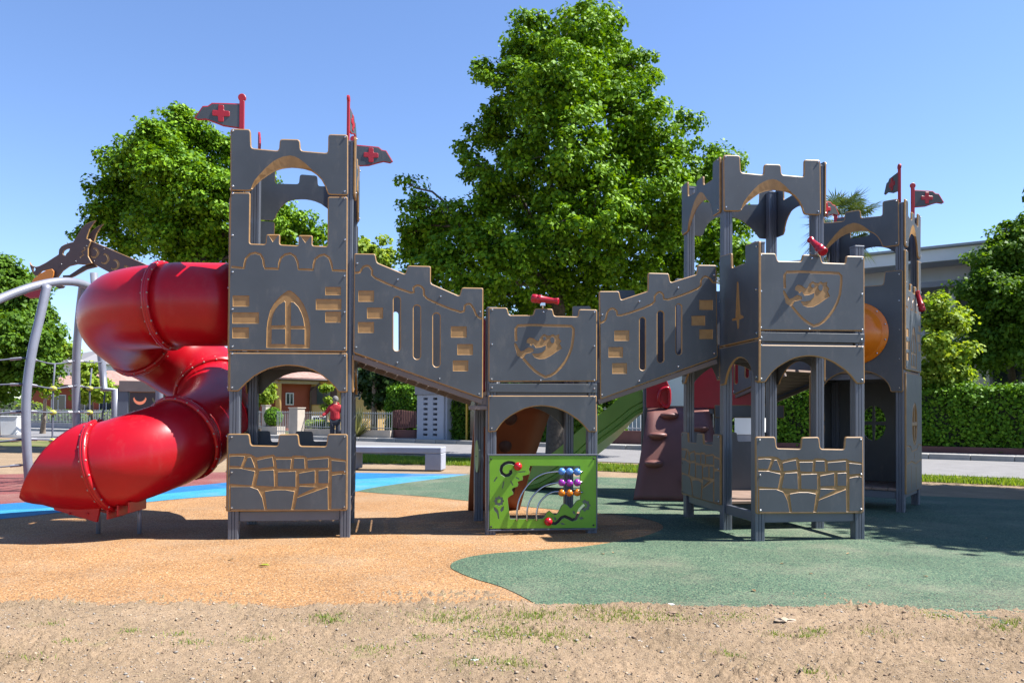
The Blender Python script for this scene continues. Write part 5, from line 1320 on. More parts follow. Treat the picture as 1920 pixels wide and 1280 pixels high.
tubeo("upright", [NL(176, 512, 13.6), NL(182, 600, 13.6), NL(192, 690, 13.6), NL(195, 730, 13.6), NL(216, 731, 13.6), NL(216, 790, 13.6), NL(211, 850, 13.6)], pr, GALV, NC, n=14)
rows = [(675, 672, 682, 676, 679), (721, 721, 728, 723, 727), (774, 772, 773, 772, 773), (827, 824, 825, 826, 828), (875, 872, 873, 876, 878)]
for r_ in rows:
    pts = [NL(-60, r_[0] + 1, 11.1), NL(0, r_[0], 11.3), NL(47, r_[1] - 1, 11.5), NL(100, r_[2] + 0, 12.2), NL(143, r_[3], 12.9), NL(170, r_[4], 13.3), NL(195, r_[4] - 1, 13.6)]
    rp = tubeo("rope", smoothpath(pts, 4), 0.011, ROPE, NC, n=6)
    for k, f in ((2, -.5), (2, .35), (4, -.35), (4, .3)):
        a_, b_ = pts[k], pts[k + (1 if f > 0 else -1)]; q = a_.lerp(b_, abs(f) * .55 + .1)
        dd = (b_ - a_).normalized() * 0.07
        tubeo("clamp", [q - dd, q + dd], 0.020, CLAMP, rp, n=8)
for (xs, Y, top) in ((100, 12.2, 682), (169, 13.3, 690), (194, 13.6, 735)):
    pts = [NL(xs + 3 * (k == 0) - 0.6 * k, yy, Y) for k, yy in enumerate((top, 728, 773, 826, 880, 915)) if yy >= top]
    rp = tubeo("rope", pts, 0.013, ROPE, NC, n=6)
    for p_ in pts[1:-1] if xs != 194 else []:
        bm = bmesh.new(); ball(bm, (0, 0, 0), 0.05, 12, 0, (1.15, .8, .8)); o = obj("connector", bm, YELLB, rp); o.location = p_
# crescent climbing board near the net
CB = empty("crescent_board", at(232, 830, 13.2) * 1.0, R(8), "brown board with cut crescent grips beside the net climber", "climbing board"); CB.location.z = 0
zz_ = at(232, 735, 13.2).z; zb = at(232, 812, 13.2).z
cres = []
for i in range(2):
    for j in range(4):
        cx_, cz_ = 0.24 + i * 0.30, zz_ - 0.10 - j * 0.22
        o_ = [(cx_ + 0.105 * math.cos(t), cz_ + 0.105 * math.sin(t)) for t in np.linspace(math.pi, 2 * math.pi, 13)]; i_ = [(cx_ + 0.085 * math.cos(t), cz_ + 0.02 + 0.075 * math.sin(t)) for t in np.linspace(2 * math.pi, math.pi, 13)]
        cres.append(o_ + i_)
board("board_panel", (0, 0, 0), rounded([(0.08, 0.3), (0.72, 0.3), (0.72, zz_), (0.08, zz_)], 0.01), holes=cres[:2], recess=cres[2:], parent=CB, mats=[DRAG, mat("crescent_ochre", (0.42, 0.33, 0.15), 0.6), STEEL], ring=0.006, slope=0.002)
boxo("upright", (-0.02, 0.03, zz_ / 2 + .05), (0.17, 0.10, zz_ + .05), POST, CB); boxo("top_cap", (0.3, 0.03, zz_ + 0.10), (0.75, 0.14, 0.18), BEAM, CB)
# dragon
DG = Mod("dragon_figure", Vector((-7.0, 12.6, 0)), R(4), "brown cut-out dragon head with curved horns and orange tongue above the climbing frame", "play figure")
z3 = lambda p: Zm(0, 400, 0.25, p)
DF = (0, 0, 0)
neck = DG.tr((0, 0.06, 0), z3([(655, 195), (672, 190), (685, 206), (700, 212), (1085, 378), (1180, 425), (1180, 640), (830, 448), (730, 395), (680, 365), (640, 300)]))
def cres_px(cx_, cy_, r_, a0, a1, w_): 
    o_ = [(cx_ + r_ * math.cos(t), cy_ + r_ * math.sin(t)) for t in np.linspace(a0, a1, 12)]; i_ = [(cx_ - w_ * .5 + (r_ - w_) * math.cos(t), cy_ + (r_ - w_) * math.sin(t)) for t in np.linspace(a1, a0, 12)]; return o_ + i_
ncr = [DG.tr((0, 0.06, 0), z3(cres_px(x, y, 40, -1.6, 2.2, 11))) for x, y in ((705, 295), (782, 340), (858, 384), (935, 428))]
board("neck_board", (0, 0.06, 0), neck, recess=ncr, parent=DG.o, mats=[DRAG, OCHRE, STEEL], thick=0.03, ring=0.005, bsize=0.007, bolts=DG.tr((0, .06, 0), z3([(665, 270), (782, 268), (708, 356)])))
head = DG.tr((0, 0, 0), z3([(222, 365), (232, 385), (248, 395), (270, 400), (292, 395), (345, 368), (395, 335), (438, 308), (442, 270), (458, 248), (480, 235), (515, 222), (548, 214), (575, 170), (610, 112), (640, 82), (680, 62), (718, 52), (695, 82), (672, 118), (655, 165), (650, 188), (668, 196), (680, 210), (660, 260), (660, 320), (690, 372), (640, 385), (580, 380), (520, 395), (470, 430), (440, 470), (425, 495), (385, 495), (405, 450), (400, 425), (385, 418), (330, 428), (315, 430), (280, 465), (262, 468), (240, 440), (225, 400)]))
heye = DG.tr((0, 0, 0), z3([(470, 300), (478, 280), (498, 266), (525, 262), (515, 285), (498, 300), (490, 316), (476, 312)]))
hnos = DG.tr((0, 0, 0), z3([(250, 400), (266, 415), (262, 430), (252, 436), (246, 418)]))
smile = stroke(DG.tr((0, 0, 0), z3([(632, 252), (640, 270), (612, 290), (628, 310), (600, 330)])), 0.02)[0]
board("head_board", (0, 0, 0), head, holes=[heye, hnos], recess=[smile], parent=DG.o, mats=[DRAG, OCHRE, STEEL], thick=0.03, ring=0.004, bsize=0.007, bolts=DG.tr((0, 0, 0), z3([(462, 380), (570, 358), (650, 243)])))
horn = DG.tr((0, 0.12, 0), z3([(655, 200), (665, 165), (690, 130), (730, 98), (775, 78), (748, 112), (725, 150), (712, 190), (708, 212)]))
board("horn", (0, 0.12, 0), horn, parent=DG.o, mats=[DRAG, OCHRE, STEEL], thick=0.03, ring=0.004)
jaw = DG.tr((0, 0.10, 0), z3([(470, 490), (470, 465), (520, 462), (620, 395), (700, 370), (730, 400), (650, 420), (560, 470), (500, 495)]))
board("lower_jaw", (0, 0.10, 0), jaw, parent=DG.o, mats=[DRAG, OCHRE, STEEL], thick=0.03, ring=0.004)
tong = DG.tr((0, -0.06, 0), z3([(228, 530), (250, 492), (300, 452), (350, 425), (388, 416), (404, 432), (400, 465), (388, 497), (330, 505)]))
board("tongue", (0, -0.06, 0), tong, parent=DG.o, mats=[mat("orange_board", (0.72, 0.24, 0.03), 0.4)] * 2 + [STEEL], thick=0.02, ring=0.006)
tong2 = DG.tr((0, -0.03, 0), z3([(172, 612), (230, 582), (300, 560), (385, 545), (378, 575), (350, 605), (300, 630), (230, 640)]))
board("tongue_tip", (0, -0.03, 0), tong2, parent=DG.o, mats=[REDF, OCHRE, STEEL], thick=0.02, ring=0.008)
jaw2 = DG.tr((0, 0.02, 0), z3([(410, 545), (440, 535), (488, 545), (475, 560), (440, 565)])); board("chin", (0, 0.02, 0), jaw2, parent=DG.o, mats=[DRAG, OCHRE, STEEL], thick=0.02, ring=0.004)
q0 = at(300, 520, 12.9); tubeo("support_pole", [Vector((q0.x, q0.y, 0)) - DG.loc, Vector((q0.x, q0.y, q0.z)) - DG.loc], 0.06, GALV, DG.o)
DG2 = at(176, 520, 13.6)

# ---------------------------------------------------------------- person
pp = ground(628, 836); sc_ = 1.0
PR = empty("person", (pp.x, pp.y, 0), R(0), "person with grey hair in a red jacket and dark trousers by the garden railing", "person")
def skin(name, verts, edges, radii, m, root=0, sub=2):
    me = bpy.data.meshes.new(name); me.from_pydata(verts, edges, []); o = bpy.data.objects.new(name, me)
    o.modifiers.new("skin", 'SKIN'); ss = o.modifiers.new("sub", 'SUBSURF'); ss.levels = sub; ss.render_levels = sub
    me.materials.append(m); o["_"] = 0; del o["_"]
    COL.objects.link(o)
    if not me.skin_vertices:
        bpy.context.view_layer.objects.active = o; o.select_set(True); bpy.ops.mesh.customdata_skin_add(); o.select_set(False)
    for v, r_ in zip(me.skin_vertices[0].data, radii): v.radius = r_ if isinstance(r_, tuple) else (r_, r_)
    me.skin_vertices[0].data[root].use_root = True
    for p_ in me.polygons: p_.use_smooth = True
    return o
SKIN_ = mat("skin", (0.50, 0.27, 0.19), 0.6); REDJ = mat("red_jacket", (0.55, 0.015, 0.03), 0.75, var=0.2, vscale=7, bump=0.5, bscale=9); NAVY = mat("dark_trousers", (0.03, 0.035, 0.055), 0.85, var=0.2, vscale=9); HAIRG = mat("grey_hair", (0.20, 0.19, 0.19), 0.85, var=0.3, vscale=30)
V = [(0, 0, .92), (0, 0, 1.15), (0, .0, 1.36), (0, .0, 1.46), (0, -.01, 1.56), (0, -.0, 1.64), (.09, 0, .88), (.10, 0, .48), (.10, .02, .08), (.11, -.14, .04), (-.09, 0, .88), (-.10, 0, .48), (-.10, .02, .08), (-.11, -.14, .04), (.18, 0, 1.36), (.25, .02, 1.10), (.24, -.10, .90), (-.18, 0, 1.36), (-.30, -.02, 1.14), (-.44, -.12, 1.02), (-.52, -.14, 1.02)]
E_ = [(0, 1), (1, 2), (2, 3), (3, 4), (4, 5), (0, 6), (6, 7), (7, 8), (8, 9), (0, 10), (10, 11), (11, 12), (12, 13), (2, 14), (14, 15), (15, 16), (2, 17), (17, 18), (18, 19), (19, 20)]
rr = [.14, .13, .12, .05, .085, .07, .09, .06, .045, .04, .09, .06, .045, .04, .06, .042, .035, .06, .042, .035, .03]
body = skin("body", V, E_, rr, SKIN_); body.parent = PR
jk = skin("jacket", [(0, 0, .86), (0, 0, 1.0), (0, 0, 1.15), (0, 0, 1.34), (0, .02, 1.45), (.18, 0, 1.35), (.27, .02, 1.10), (.25, -.09, .93), (-.18, 0, 1.35), (-.31, -.02, 1.14), (-.43, -.11, 1.035)], [(0, 1), (1, 2), (2, 3), (3, 4), (3, 5), (5, 6), (6, 7), (3, 8), (8, 9), (9, 10)], [(.21, .16), (.20, .155), (.18, .15), (.16, .14), .09, .085, .07, .055, .085, .07, .055], REDJ); jk.parent = PR
tr_ = skin("trousers", [(0, 0, .90), (.09, 0, .84), (.10, 0, .48), (.10, .02, .10), (-.09, 0, .84), (-.10, 0, .48), (-.10, .02, .10)], [(0, 1), (1, 2), (2, 3), (0, 4), (4, 5), (5, 6)], [.15, .105, .085, .075, .105, .085, .075], NAVY); tr_.parent = PR
bm = bmesh.new(); ball(bm, (0, 0.01, 1.625), 0.112, 18, 0, (.92, 1.0, 1.05)); obj("hair", bm, HAIRG, PR)
bm = bmesh.new(); tube(bm, smoothpath([(-.10, .02, 1.44), (-.06, .11, 1.47), (.06, .11, 1.47), (.10, .02, 1.44)], 4), 0.045, 8); obj("hood", bm, REDJ, PR)
bm = bmesh.new()
for x in (-.12, .12): ball(bm, (x, -.05, .045), .06, 10, 0, (.8, 1.9, .75))
obj("shoes", bm, BLACKP, PR)

# =================================================================== vegetation
def leaf_arrays(C, Nn, size, g):
    n = len(C); r_ = g.standard_normal((n, 3)); Nn = Nn / np.linalg.norm(Nn, axis=1, keepdims=True)
    T = np.cross(Nn, r_); T /= np.linalg.norm(T, axis=1, keepdims=True) + 1e-9; B = np.cross(Nn, T)
    s = size[:, None]
    V = np.stack([C - T * s * .55, C + B * s * .42 + Nn * s * .10 - T * s * .08, C + T * s * .6, C - B * s * .42 + Nn * s * .10 - T * s * .08], 1)
    return V.reshape(-1, 3), (4 * np.arange(n)[:, None] + np.array([[0, 1, 2, 3]]))
def clustered(blobs, n_cl, per, rc, g, upper=0.35, inner=0.45):
    """leaf clumps spread through ellipsoid lobes: returns positions and outward normals"""
    w = np.array([b[3] * b[4] + b[4] * b[5] + b[3] * b[5] for b in blobs]); w = w / w.sum()
    k = g.choice(len(blobs), n_cl, p=w); B = np.array(blobs)[k]
    d = g.standard_normal((n_cl, 3)); d /= np.linalg.norm(d, axis=1, keepdims=True)
    rad = inner + (1.13 - inner) * g.random(n_cl) ** 0.6
    cc = B[:, :3] + d * B[:, 3:6] * rad[:, None]
    e = g.standard_normal((n_cl, per, 3)); e /= np.linalg.norm(e, axis=2, keepdims=True)
    e[..., 2] = np.where(g.random((n_cl, per)) < upper, np.abs(e[..., 2]), e[..., 2])
    r_ = rc * (0.6 + 0.8 * g.random((n_cl, 1, 1)))
    P_ = cc[:, None] + e * r_ * (0.45 + 0.55 * g.random((n_cl, per, 1))) * np.array([1, 1, .72])
    Nn = e * 0.60 + d[:, None] * 0.30 + np.array([0.12, -0.05, .60]) + 0.60 * g.standard_normal((n_cl, per, 3))
    return P_.reshape(-1, 3), Nn.reshape(-1, 3), cc
def limb(bm, a, b, r0, r1, g, n=6, wob=0.06):
    a, b = Vector(a), Vector(b); L_ = (b - a).length; pts = []
    for i in range(n):
        t = i / (n - 1); q = a.lerp(b, t) + Vector(g.standard_normal(3)) * wob * L_ * math.sin(t * math.pi) * .5; q.z += 0.10 * L_ * math.sin(t * math.pi); pts.append(q)
    tube(bm, pts, [r0 + (r1 - r0) * i / (n - 1) for i in range(n)], 8)
def tree(name, base, blobs, lm, tm, label, cat="tree", trunk_r=0.2, n_cl=900, per=45, rc=0.45, leaf=0.12, fork=0.35, seed=1, group=None, inner=0.45, leanto=None, twigs=60):
    """blobs: world-space lobes (x,y,z,rx,ry,rz)"""
    g = np.random.default_rng(seed); base = Vector(base); r_ = empty(name, base, 0, label, cat, group)
    P_, Nn, cc = clustered(blobs, n_cl, per, rc, g, inner=inner)
    P_ -= np.array(base); V, F_ = leaf_arrays(P_, Nn, leaf * (0.65 + 0.7 * g.random(len(P_))), g)
    fastmesh("crown", V, F_, lm, r_)
    bm = bmesh.new(); top = max(b[2] for b in blobs) - 0.1; ctr = np.mean([b[:3] for b in blobs], axis=0)
    fz = base.z + (top - base.z) * fork; fk = Vector((base.x + (ctr[0] - base.x) * .15, base.y + (ctr[1] - base.y) * .15, fz)) - base
    tube(bm, [Vector((0, 0, -0.2)), Vector((0, 0, 0.0)), Vector((fk.x * .2, fk.y * .2, fk.z * .35)), fk * 0.7, fk], [trunk_r * 1.5, trunk_r * 1.25, trunk_r, trunk_r * .85, trunk_r * .75], 12)
    ld = Vector((ctr[0], ctr[1], top)) - base; limb(bm, fk, ld, trunk_r * .7, trunk_r * .12, g, 8)
    for b in blobs: 
        e_ = Vector(b[:3]) - base; s_ = fk.lerp(ld, max(0.0, min(.7, (e_.z - fk.z) / max(.5, ld.z - fk.z) * .6)))
        if b[3] < 0.75:
            bigger = [q for q in blobs if q[3] >= 0.75]
            if bigger:
                q = min(bigger, key=lambda q: (Vector(q[:3]) - Vector(b[:3])).length); s_ = Vector(q[:3]) - base
        limb(bm, s_, e_, trunk_r * (.32 if b[3] >= .75 else .14), trunk_r * .08, g, 6)
    for k in g.choice(len(cc), min(twigs, len(cc)), replace=False):
        q = Vector(cc[k]) - base; j = min(blobs, key=lambda b: (Vector(b[:3]) - base - q).length); limb(bm, Vector(j[:3]) - base, q, trunk_r * .09, trunk_r * .03, g, 4)
    obj("trunk", bm, tm, r_)
    return r_
def blobpx(px, py, rpx, Y, dy=0.0, ry=None, fz=0.85):
    """lobe centred on a photo point at depth Y, radius measured in photo pixels"""
    q = at(px, py, Y + dy); rr_ = rpx / FPX * Y * 0.90
    return (q.x, q.y, q.z, rr_, (ry or rr_), rr_ * fz)
MAPLE = leafmat("maple_leaves", (0.04, 0.125, 0.004), (0.22, 0.39, 0.012), 0.22)
LIME = leafmat("lime_leaves", (0.12, 0.23, 0.02), (0.36, 0.46, 0.06), 0.42)
DARKL = leafmat("dark_glossy_leaves", (0.018, 0.045, 0.010), (0.05, 0.09, 0.025), 0.12, 0.28)
HEDGEL = leafmat("hedge_leaves", (0.04, 0.12, 0.006), (0.17, 0.33, 0.02), 0.22)
MIDL = leafmat("mid_leaves", (0.045, 0.115, 0.010), (0.14, 0.26, 0.025), 0.38)
# central big tree
Yc = 22.0
cb_ = ground(1045, 855)
big = [blobpx(*a) for a in [(1000, 90, 70, Yc, .5), (1085, 80, 75, Yc, -1), (1150, 120, 75, Yc, 1), (960, 160, 65, Yc, -.5), (1050, 180, 90, Yc, -2.2), (1170, 210, 80, Yc, -1.5), (960, 260, 70, Yc, 1.2), (925, 240, 40, Yc, 0), (1060, 300, 95, Yc, -2.6), (1190, 310, 90, Yc, 0), (1250, 290, 60, Yc, -1), (930, 350, 65, Yc, -1), (1000, 400, 90, Yc, 1.0), (1110, 420, 95, Yc, -2.6), (1230, 400, 90, Yc, -2), (1310, 330, 55, Yc, 0), (1345, 310, 40, Yc, 1), (1320, 420, 75, Yc, .5), (1372, 320, 24, Yc, .5), (1385, 420, 28, Yc, 1), (880, 265, 28, Yc, .4), (895, 310, 35, Yc, .2), (1280, 230, 26, Yc, .2),
        (870, 430, 60, Yc, -1), (810, 420, 48, Yc, 0), (790, 470, 45, Yc, .5), (850, 500, 65, Yc, -1.5), (775, 380, 28, Yc, .3), (765, 345, 20, Yc, .1), (930, 490, 85, Yc, -2.3), (1040, 510, 90, Yc, 0), (1150, 510, 80, Yc, -1), (1240, 490, 70, Yc, 1), (790, 520, 35, Yc, .5), (1360, 480, 45, Yc, 0), (770, 440, 25, Yc, 0), (900, 560, 60, Yc, .6), (980, 580, 55, Yc, 1.5), (1100, 575, 60, Yc, .5), (1200, 560, 50, Yc, 1.5), (1290, 540, 45, Yc, 1), (830, 560, 40, Yc, 1), (905, 130, 22, Yc, 0), (1210, 150, 28, Yc, .3), (1010, 25, 30, Yc, 0), (1090, 22, 28, Yc, .3), (1140, 50, 30, Yc, 0)]]
tree("maple_tree", cb_, big, MAPLE, BARK, "large bright green maple tree rising behind the low shield tower", trunk_r=0.27, n_cl=1550, per=100, rc=0.34, leaf=0.102, fork=0.30, seed=3, inner=0.15, twigs=160)
# left tree behind the tall tower
Yl = 25.0
bl = ground(385, 845)
left = [blobpx(*a) for a in [(340, 250, 45, Yl, 0), (290, 270, 45, Yl, -1), (400, 290, 55, Yl, .5), (240, 300, 50, Yl, 0), (330, 330, 70, Yl, -1.6), (215, 340, 40, Yl, .5), (400, 380, 70, Yl, -1.6), (260, 380, 60, Yl, 1), (190, 355, 25, Yl, 0), (200, 400, 28, Yl, 0), (330, 440, 80, Yl, -1), (240, 455, 45, Yl, .5), (410, 460, 70, Yl, 0), (210, 430, 25, Yl, 0), (480, 410, 60, Yl, -1), (540, 425, 45, Yl, 0), (585, 440, 30, Yl, .4), (500, 470, 55, Yl, .5), (345, 215, 20, Yl, 0), (460, 340, 50, Yl, 0), (175, 430, 18, Yl, 0), (160, 445, 15, Yl, .4)]]
tree("maple_tree", bl, left, MAPLE, BARK, "broad maple tree behind the tall tower and the top of the red slide", trunk_r=0.25, n_cl=850, per=92, rc=0.36, leaf=0.108, fork=0.40, seed=5, inner=0.15, twigs=110)
# far left dense tree
Yf = 30.0
fl_ = [blobpx(*a) for a in [(20, 560, 65, Yf, 0), (-60, 600, 90, Yf, 0), (30, 640, 70, Yf, -1), (60, 690, 45, Yf, -.5), (-20, 690, 80, Yf, 0), (70, 640, 35, Yf, 0), (80, 590, 20, Yf, 0), (5, 510, 30, Yf, 0), (-90, 520, 60, Yf, 0), (60, 545, 20, Yf, 0)]]
tree("leafy_tree", ground(-10, 815), fl_, MIDL, BARK, "dense round-crowned tree behind the white block at the far end of the road", trunk_r=0.2, n_cl=700, per=70, rc=0.48, leaf=0.14, fork=.3, seed=7)
Ys = 36.0
sb = [blobpx(*a) for a in [(110, 655, 22, Ys, 0), (90, 670, 18, Ys, 0), (130, 665, 15, Ys, 0), (75, 700, 20, Ys, 0), (95, 730, 15, Ys, 0)]]
tree("scrub_tree", ground(80, 812), sb, LIME, BARKL, "straggly pale-stemmed small tree before the distant red house", trunk_r=0.12, n_cl=120, per=24, rc=0.35, leaf=0.16, fork=.25, seed=8, twigs=40)
sb = [blobpx(*a) for a in [(165, 700, 22, Ys, 0), (180, 730, 24, Ys, 0), (160, 740, 15, Ys, 0), (200, 735, 16, Ys, 0)]]
tree("young_tree", ground(172, 814), sb, LIME, BARK, "young bright green tree before the distant red house", trunk_r=0.08, n_cl=170, per=26, rc=0.32, leaf=0.16, fork=.4, seed=9, twigs=30)
# sparse tree seen between tall tower and bridge
sb = [blobpx(*a) for a in [(690, 470, 22, 31, 0), (715, 490, 22, 31, 0), (700, 505, 25, 31, 0), (680, 490, 15, 31, 0), (720, 450, 9, 31, 0), (735, 470, 10, 31, 0), (680, 455, 8, 31, 0)]]
tree("sparse_tree", st(702, 3.0), sb, LIME, BARKL, "sparse twiggy tree between the tall tower and the sloping bridge", trunk_r=0.13, n_cl=110, per=30, rc=0.26, leaf=0.15, fork=.5, seed=10, twigs=60)
# magnolia and garden plants by the yellow house
p_ = st(735, 3.6); Yg = p_.y
sb = [blobpx(*a) for a in [(720, 700, 42, Yg, 0), (760, 705, 30, Yg, 0), (690, 715, 25, Yg, 0), (740, 735, 35, Yg, 0), (715, 740, 30, Yg, 0), (775, 695, 25, Yg, .5), (700, 680, 25, Yg, .5)]]
tree("magnolia_tree", p_, sb, DARKL, BARK, "dark glossy evergreen magnolia beside the yellow house", trunk_r=0.14, n_cl=420, per=36, rc=0.42, leaf=0.20, fork=.3, seed=11)
p_ = st(488, 3.2); Yg = p_.y
sb = [blobpx(*a) for a in [(488, 735, 22, Yg, 0), (505, 725, 12, Yg, 0), (475, 745, 22, Yg, 0), (500, 745, 12, Yg, 0), (455, 740, 20, Yg, 0)]]
tree("japanese_maple", p_, sb, LIME, BARK, "light green feathery garden tree behind the gate of the yellow house", trunk_r=0.07, n_cl=200, per=28, rc=0.22, leaf=0.12, fork=.3, seed=12)
p_ = st(613, 4.5); Yg = p_.y
sb = [blobpx(*a) for a in [(613, 728, 9, Yg, 0), (607, 730, 6, Yg, 0), (615, 750, 7, Yg, 0), (611, 765, 6, Yg, 0)]]
tree("small_tree", p_, sb, LIME, BARK, "slender small tree before the yellow house wall", trunk_r=0.05, n_cl=60, per=24, rc=0.18, leaf=0.12, fork=.6, seed=13, twigs=16)
def bush(name, c, r_, lm, label, n=2500, leaf=0.06, seed=1, cat="shrub", group=None, smooth=0.1):
    g = np.random.default_rng(seed); c = Vector(c); rt = empty(name, (c.x, c.y, 0.09), 0, label, cat, group)
    d = g.standard_normal((n, 3)); d /= np.linalg.norm(d, axis=1, keepdims=True); P_ = d * np.array(r_) * (1 - smooth * g.random((n, 1)) * 2) + np.array([0, 0, c.z])
    V, F_ = leaf_arrays(P_, d + .5 * g.standard_normal((n, 3)) + np.array([0, 0, .4]), leaf * (.6 + .8 * g.random(n)), g); fastmesh("foliage", V, F_, lm, rt)
    bm = bmesh.new(); ball(bm, (0, 0, c.z), 1, 14, 0, tuple(x * .86 for x in r_)); obj("shade_core", bm, mat("bush_core_shade", (0.02, 0.03, 0.012), 0.95), rt); return rt  # solid core; shade between the leaves is put into its near-black colour
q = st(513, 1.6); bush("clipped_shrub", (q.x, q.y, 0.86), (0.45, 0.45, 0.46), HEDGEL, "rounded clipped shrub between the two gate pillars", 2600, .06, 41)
boxo("planter", (q.x, q.y, 0.28), (1.1, 0.5, 0.40), STONEW, None, rz=STH); pl_ = bpy.data.objects.get("planter"); tag(pl_, "low stone planter under the rounded clipped shrub", "planter")
for i, (px, off, r3, m) in enumerate([(60, 3.0, (1.4, .8, .9), LIME), (130, 3.0, (1.2, .8, .6), MIDL), (205, 3.2, (1.5, .8, .6), LIME), (0, 3.2, (2.0, 1, 1.1), MIDL), (590, 2.6, (.9, .5, .35), LIME), (1345, 3.0, (.8, .6, .55), LIME), (1365, 3.0, (.7, .6, .9), MIDL)]):
    q = st(px, off)
    lab = ["yellow-green garden shrub behind the far metal railing", "green low shrub behind the railing below the scrubby tree", "pale green shrub at the near end of the far railing", "wide green shrub behind the white block", "low flowering bush behind the stone garden wall", "olive shrub seen between the right tower posts", "taller dark shrub beside the white utility box"][i]
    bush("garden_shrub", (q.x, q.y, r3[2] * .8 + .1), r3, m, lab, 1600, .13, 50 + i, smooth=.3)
# spiky plant
q = st(668, 1.0); ag = empty("spiky_plant", (q.x, q.y, 0.09), 0, "large spiky sword-leaved plant at the kerb beside the tall tower", "plant"); g = np.random.default_rng(61)
SPK = leafmat("sword_leaves", (0.10, 0.12, 0.05), (0.30, 0.30, 0.16), 0.15, 0.5)
V = []; Fz = []
for i in range(150):
    a = g.random() * 6.28; tl = g.random() ** .8 * 1.05; L_ = 1.45 * (0.6 + .5 * g.random()); d = Vector((math.cos(a) * math.sin(tl), math.sin(a) * math.sin(tl), math.cos(tl))); s_ = Vector((-math.sin(a), math.cos(a), 0)) * .032
    b0 = Vector((math.cos(a), math.sin(a), 0)) * .1 * g.random(); m_ = b0 + d * L_ * .55; t_ = b0 + d * L_ - Vector((0, 0, .18 * tl)); k = len(V); V += [b0 - s_, b0 + s_, m_ + s_, m_ - s_, t_]; Fz += [(k, k + 1, k + 2, k + 3), (k + 3, k + 2, k + 4)]
raw("sword_leaves", V, Fz, SPK, ag)
# hedges
def hedge(px0, px1, off, h_, th, lm, label, n, leaf=0.09, seed=1, z0=0.09):
    g = np.random.default_rng(seed); p_ = st(px0, off); L_ = sl(px0, px1, off); rt = empty("hedge", (p_.x, p_.y, z0), STH, label, "hedge")
    # front, top and end faces with gentle bulges
    fw = np.array([L_ * h_, L_ * th, L_ * h_ * .3, th * h_, th * h_]); k = g.choice(5, n, p=fw / fw.sum()); u, v = g.random(n), g.random(n)
    P_ = np.zeros((n, 3)); Nn = np.zeros((n, 3))
    def put(i, x, y, z, nn): P_[i, 0], P_[i, 1], P_[i, 2] = x, y, z; Nn[i] = nn
    for kk, nn in ((0, (0, -1, .3)), (1, (0, 0, 1)), (2, (0, 1, .3)), (3, (-1, 0, .2)), (4, (1, 0, .2))):
        i = np.where(k == kk)[0]; uu, vv = u[i], v[i]
        if kk == 0: put(i, uu * L_, 0 * uu, vv * h_, nn)
        if kk == 1: put(i, uu * L_, vv * th, h_ + 0 * uu, nn)
        if kk == 2: put(i, uu * L_, th + 0 * uu, vv * h_, nn)
        if kk == 3: put(i, 0 * uu, uu * th, vv * h_, nn)
        if kk == 4: put(i, L_ + 0 * uu, uu * th, vv * h_, nn)
    bulge = 0.05 * np.sin(P_[:, 0] * 3.1 + P_[:, 2] * 2) + 0.04 * np.sin(P_[:, 0] * 7.3 + P_[:, 2] * 5.1 + 1)
    P_ += Nn * (bulge + 0.08 * g.standard_normal(n) - .03)[:, None]
    V, F_ = leaf_arrays(P_, Nn + .75 * g.standard_normal((n, 3)) + np.array([0, -.1, .45]), leaf * (.6 + .8 * g.random(n)), g); fastmesh("foliage", V, F_, lm, rt)
    ns_ = int(L_ * 16); sx = g.random(ns_) * L_; sy = g.random(ns_) * th; hh_ = 0.05 + 0.20 * g.random(ns_) ** 3
    Q = np.concatenate([np.stack([sx + .02 * g.standard_normal(ns_), sy, h_ + hh_ * f], 1) for f in (.3, .6, 1.0)]); V, F_ = leaf_arrays(Q, g.standard_normal((len(Q), 3)) + np.array([0, 0, .3]), leaf * (.6 + .6 * g.random(len(Q))), g); fastmesh("shoots", V, F_, lm, rt)
    boxo("shade_core", (L_ / 2, th / 2, h_ / 2 - .05), (L_ - .16, th - .16, h_ - .1), mat("hedge_core_shade", (0.015, 0.022, 0.01), 0.95), rt, bev=0.05)  # solid box core, its near-black colour stands in for shade inside the hedge
    return rt
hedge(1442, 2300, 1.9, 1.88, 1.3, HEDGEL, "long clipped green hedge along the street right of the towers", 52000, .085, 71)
w = sroot("kerb_wall", 1442, 1.72, "low dark brown wall at the foot of the long clipped hedge", "wall"); L_ = sl(1442, 2300, 1.72); boxo("wall_body", (L_ / 2, 0, 0.09), (L_, 0.14, 0.2), BROWALL, w)
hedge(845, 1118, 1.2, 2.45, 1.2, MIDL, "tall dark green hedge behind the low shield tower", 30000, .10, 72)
hedge(1124, 1152, 1.9, 2.3, 1.0, HEDGEL, "short bright hedge end beside the white outbuilding", 6000, .09, 73)
hedge(724, 781, 2.0, 2.15, 1.1, HEDGEL, "bright clipped block hedge above the brown plank gate", 9000, .10, 74)
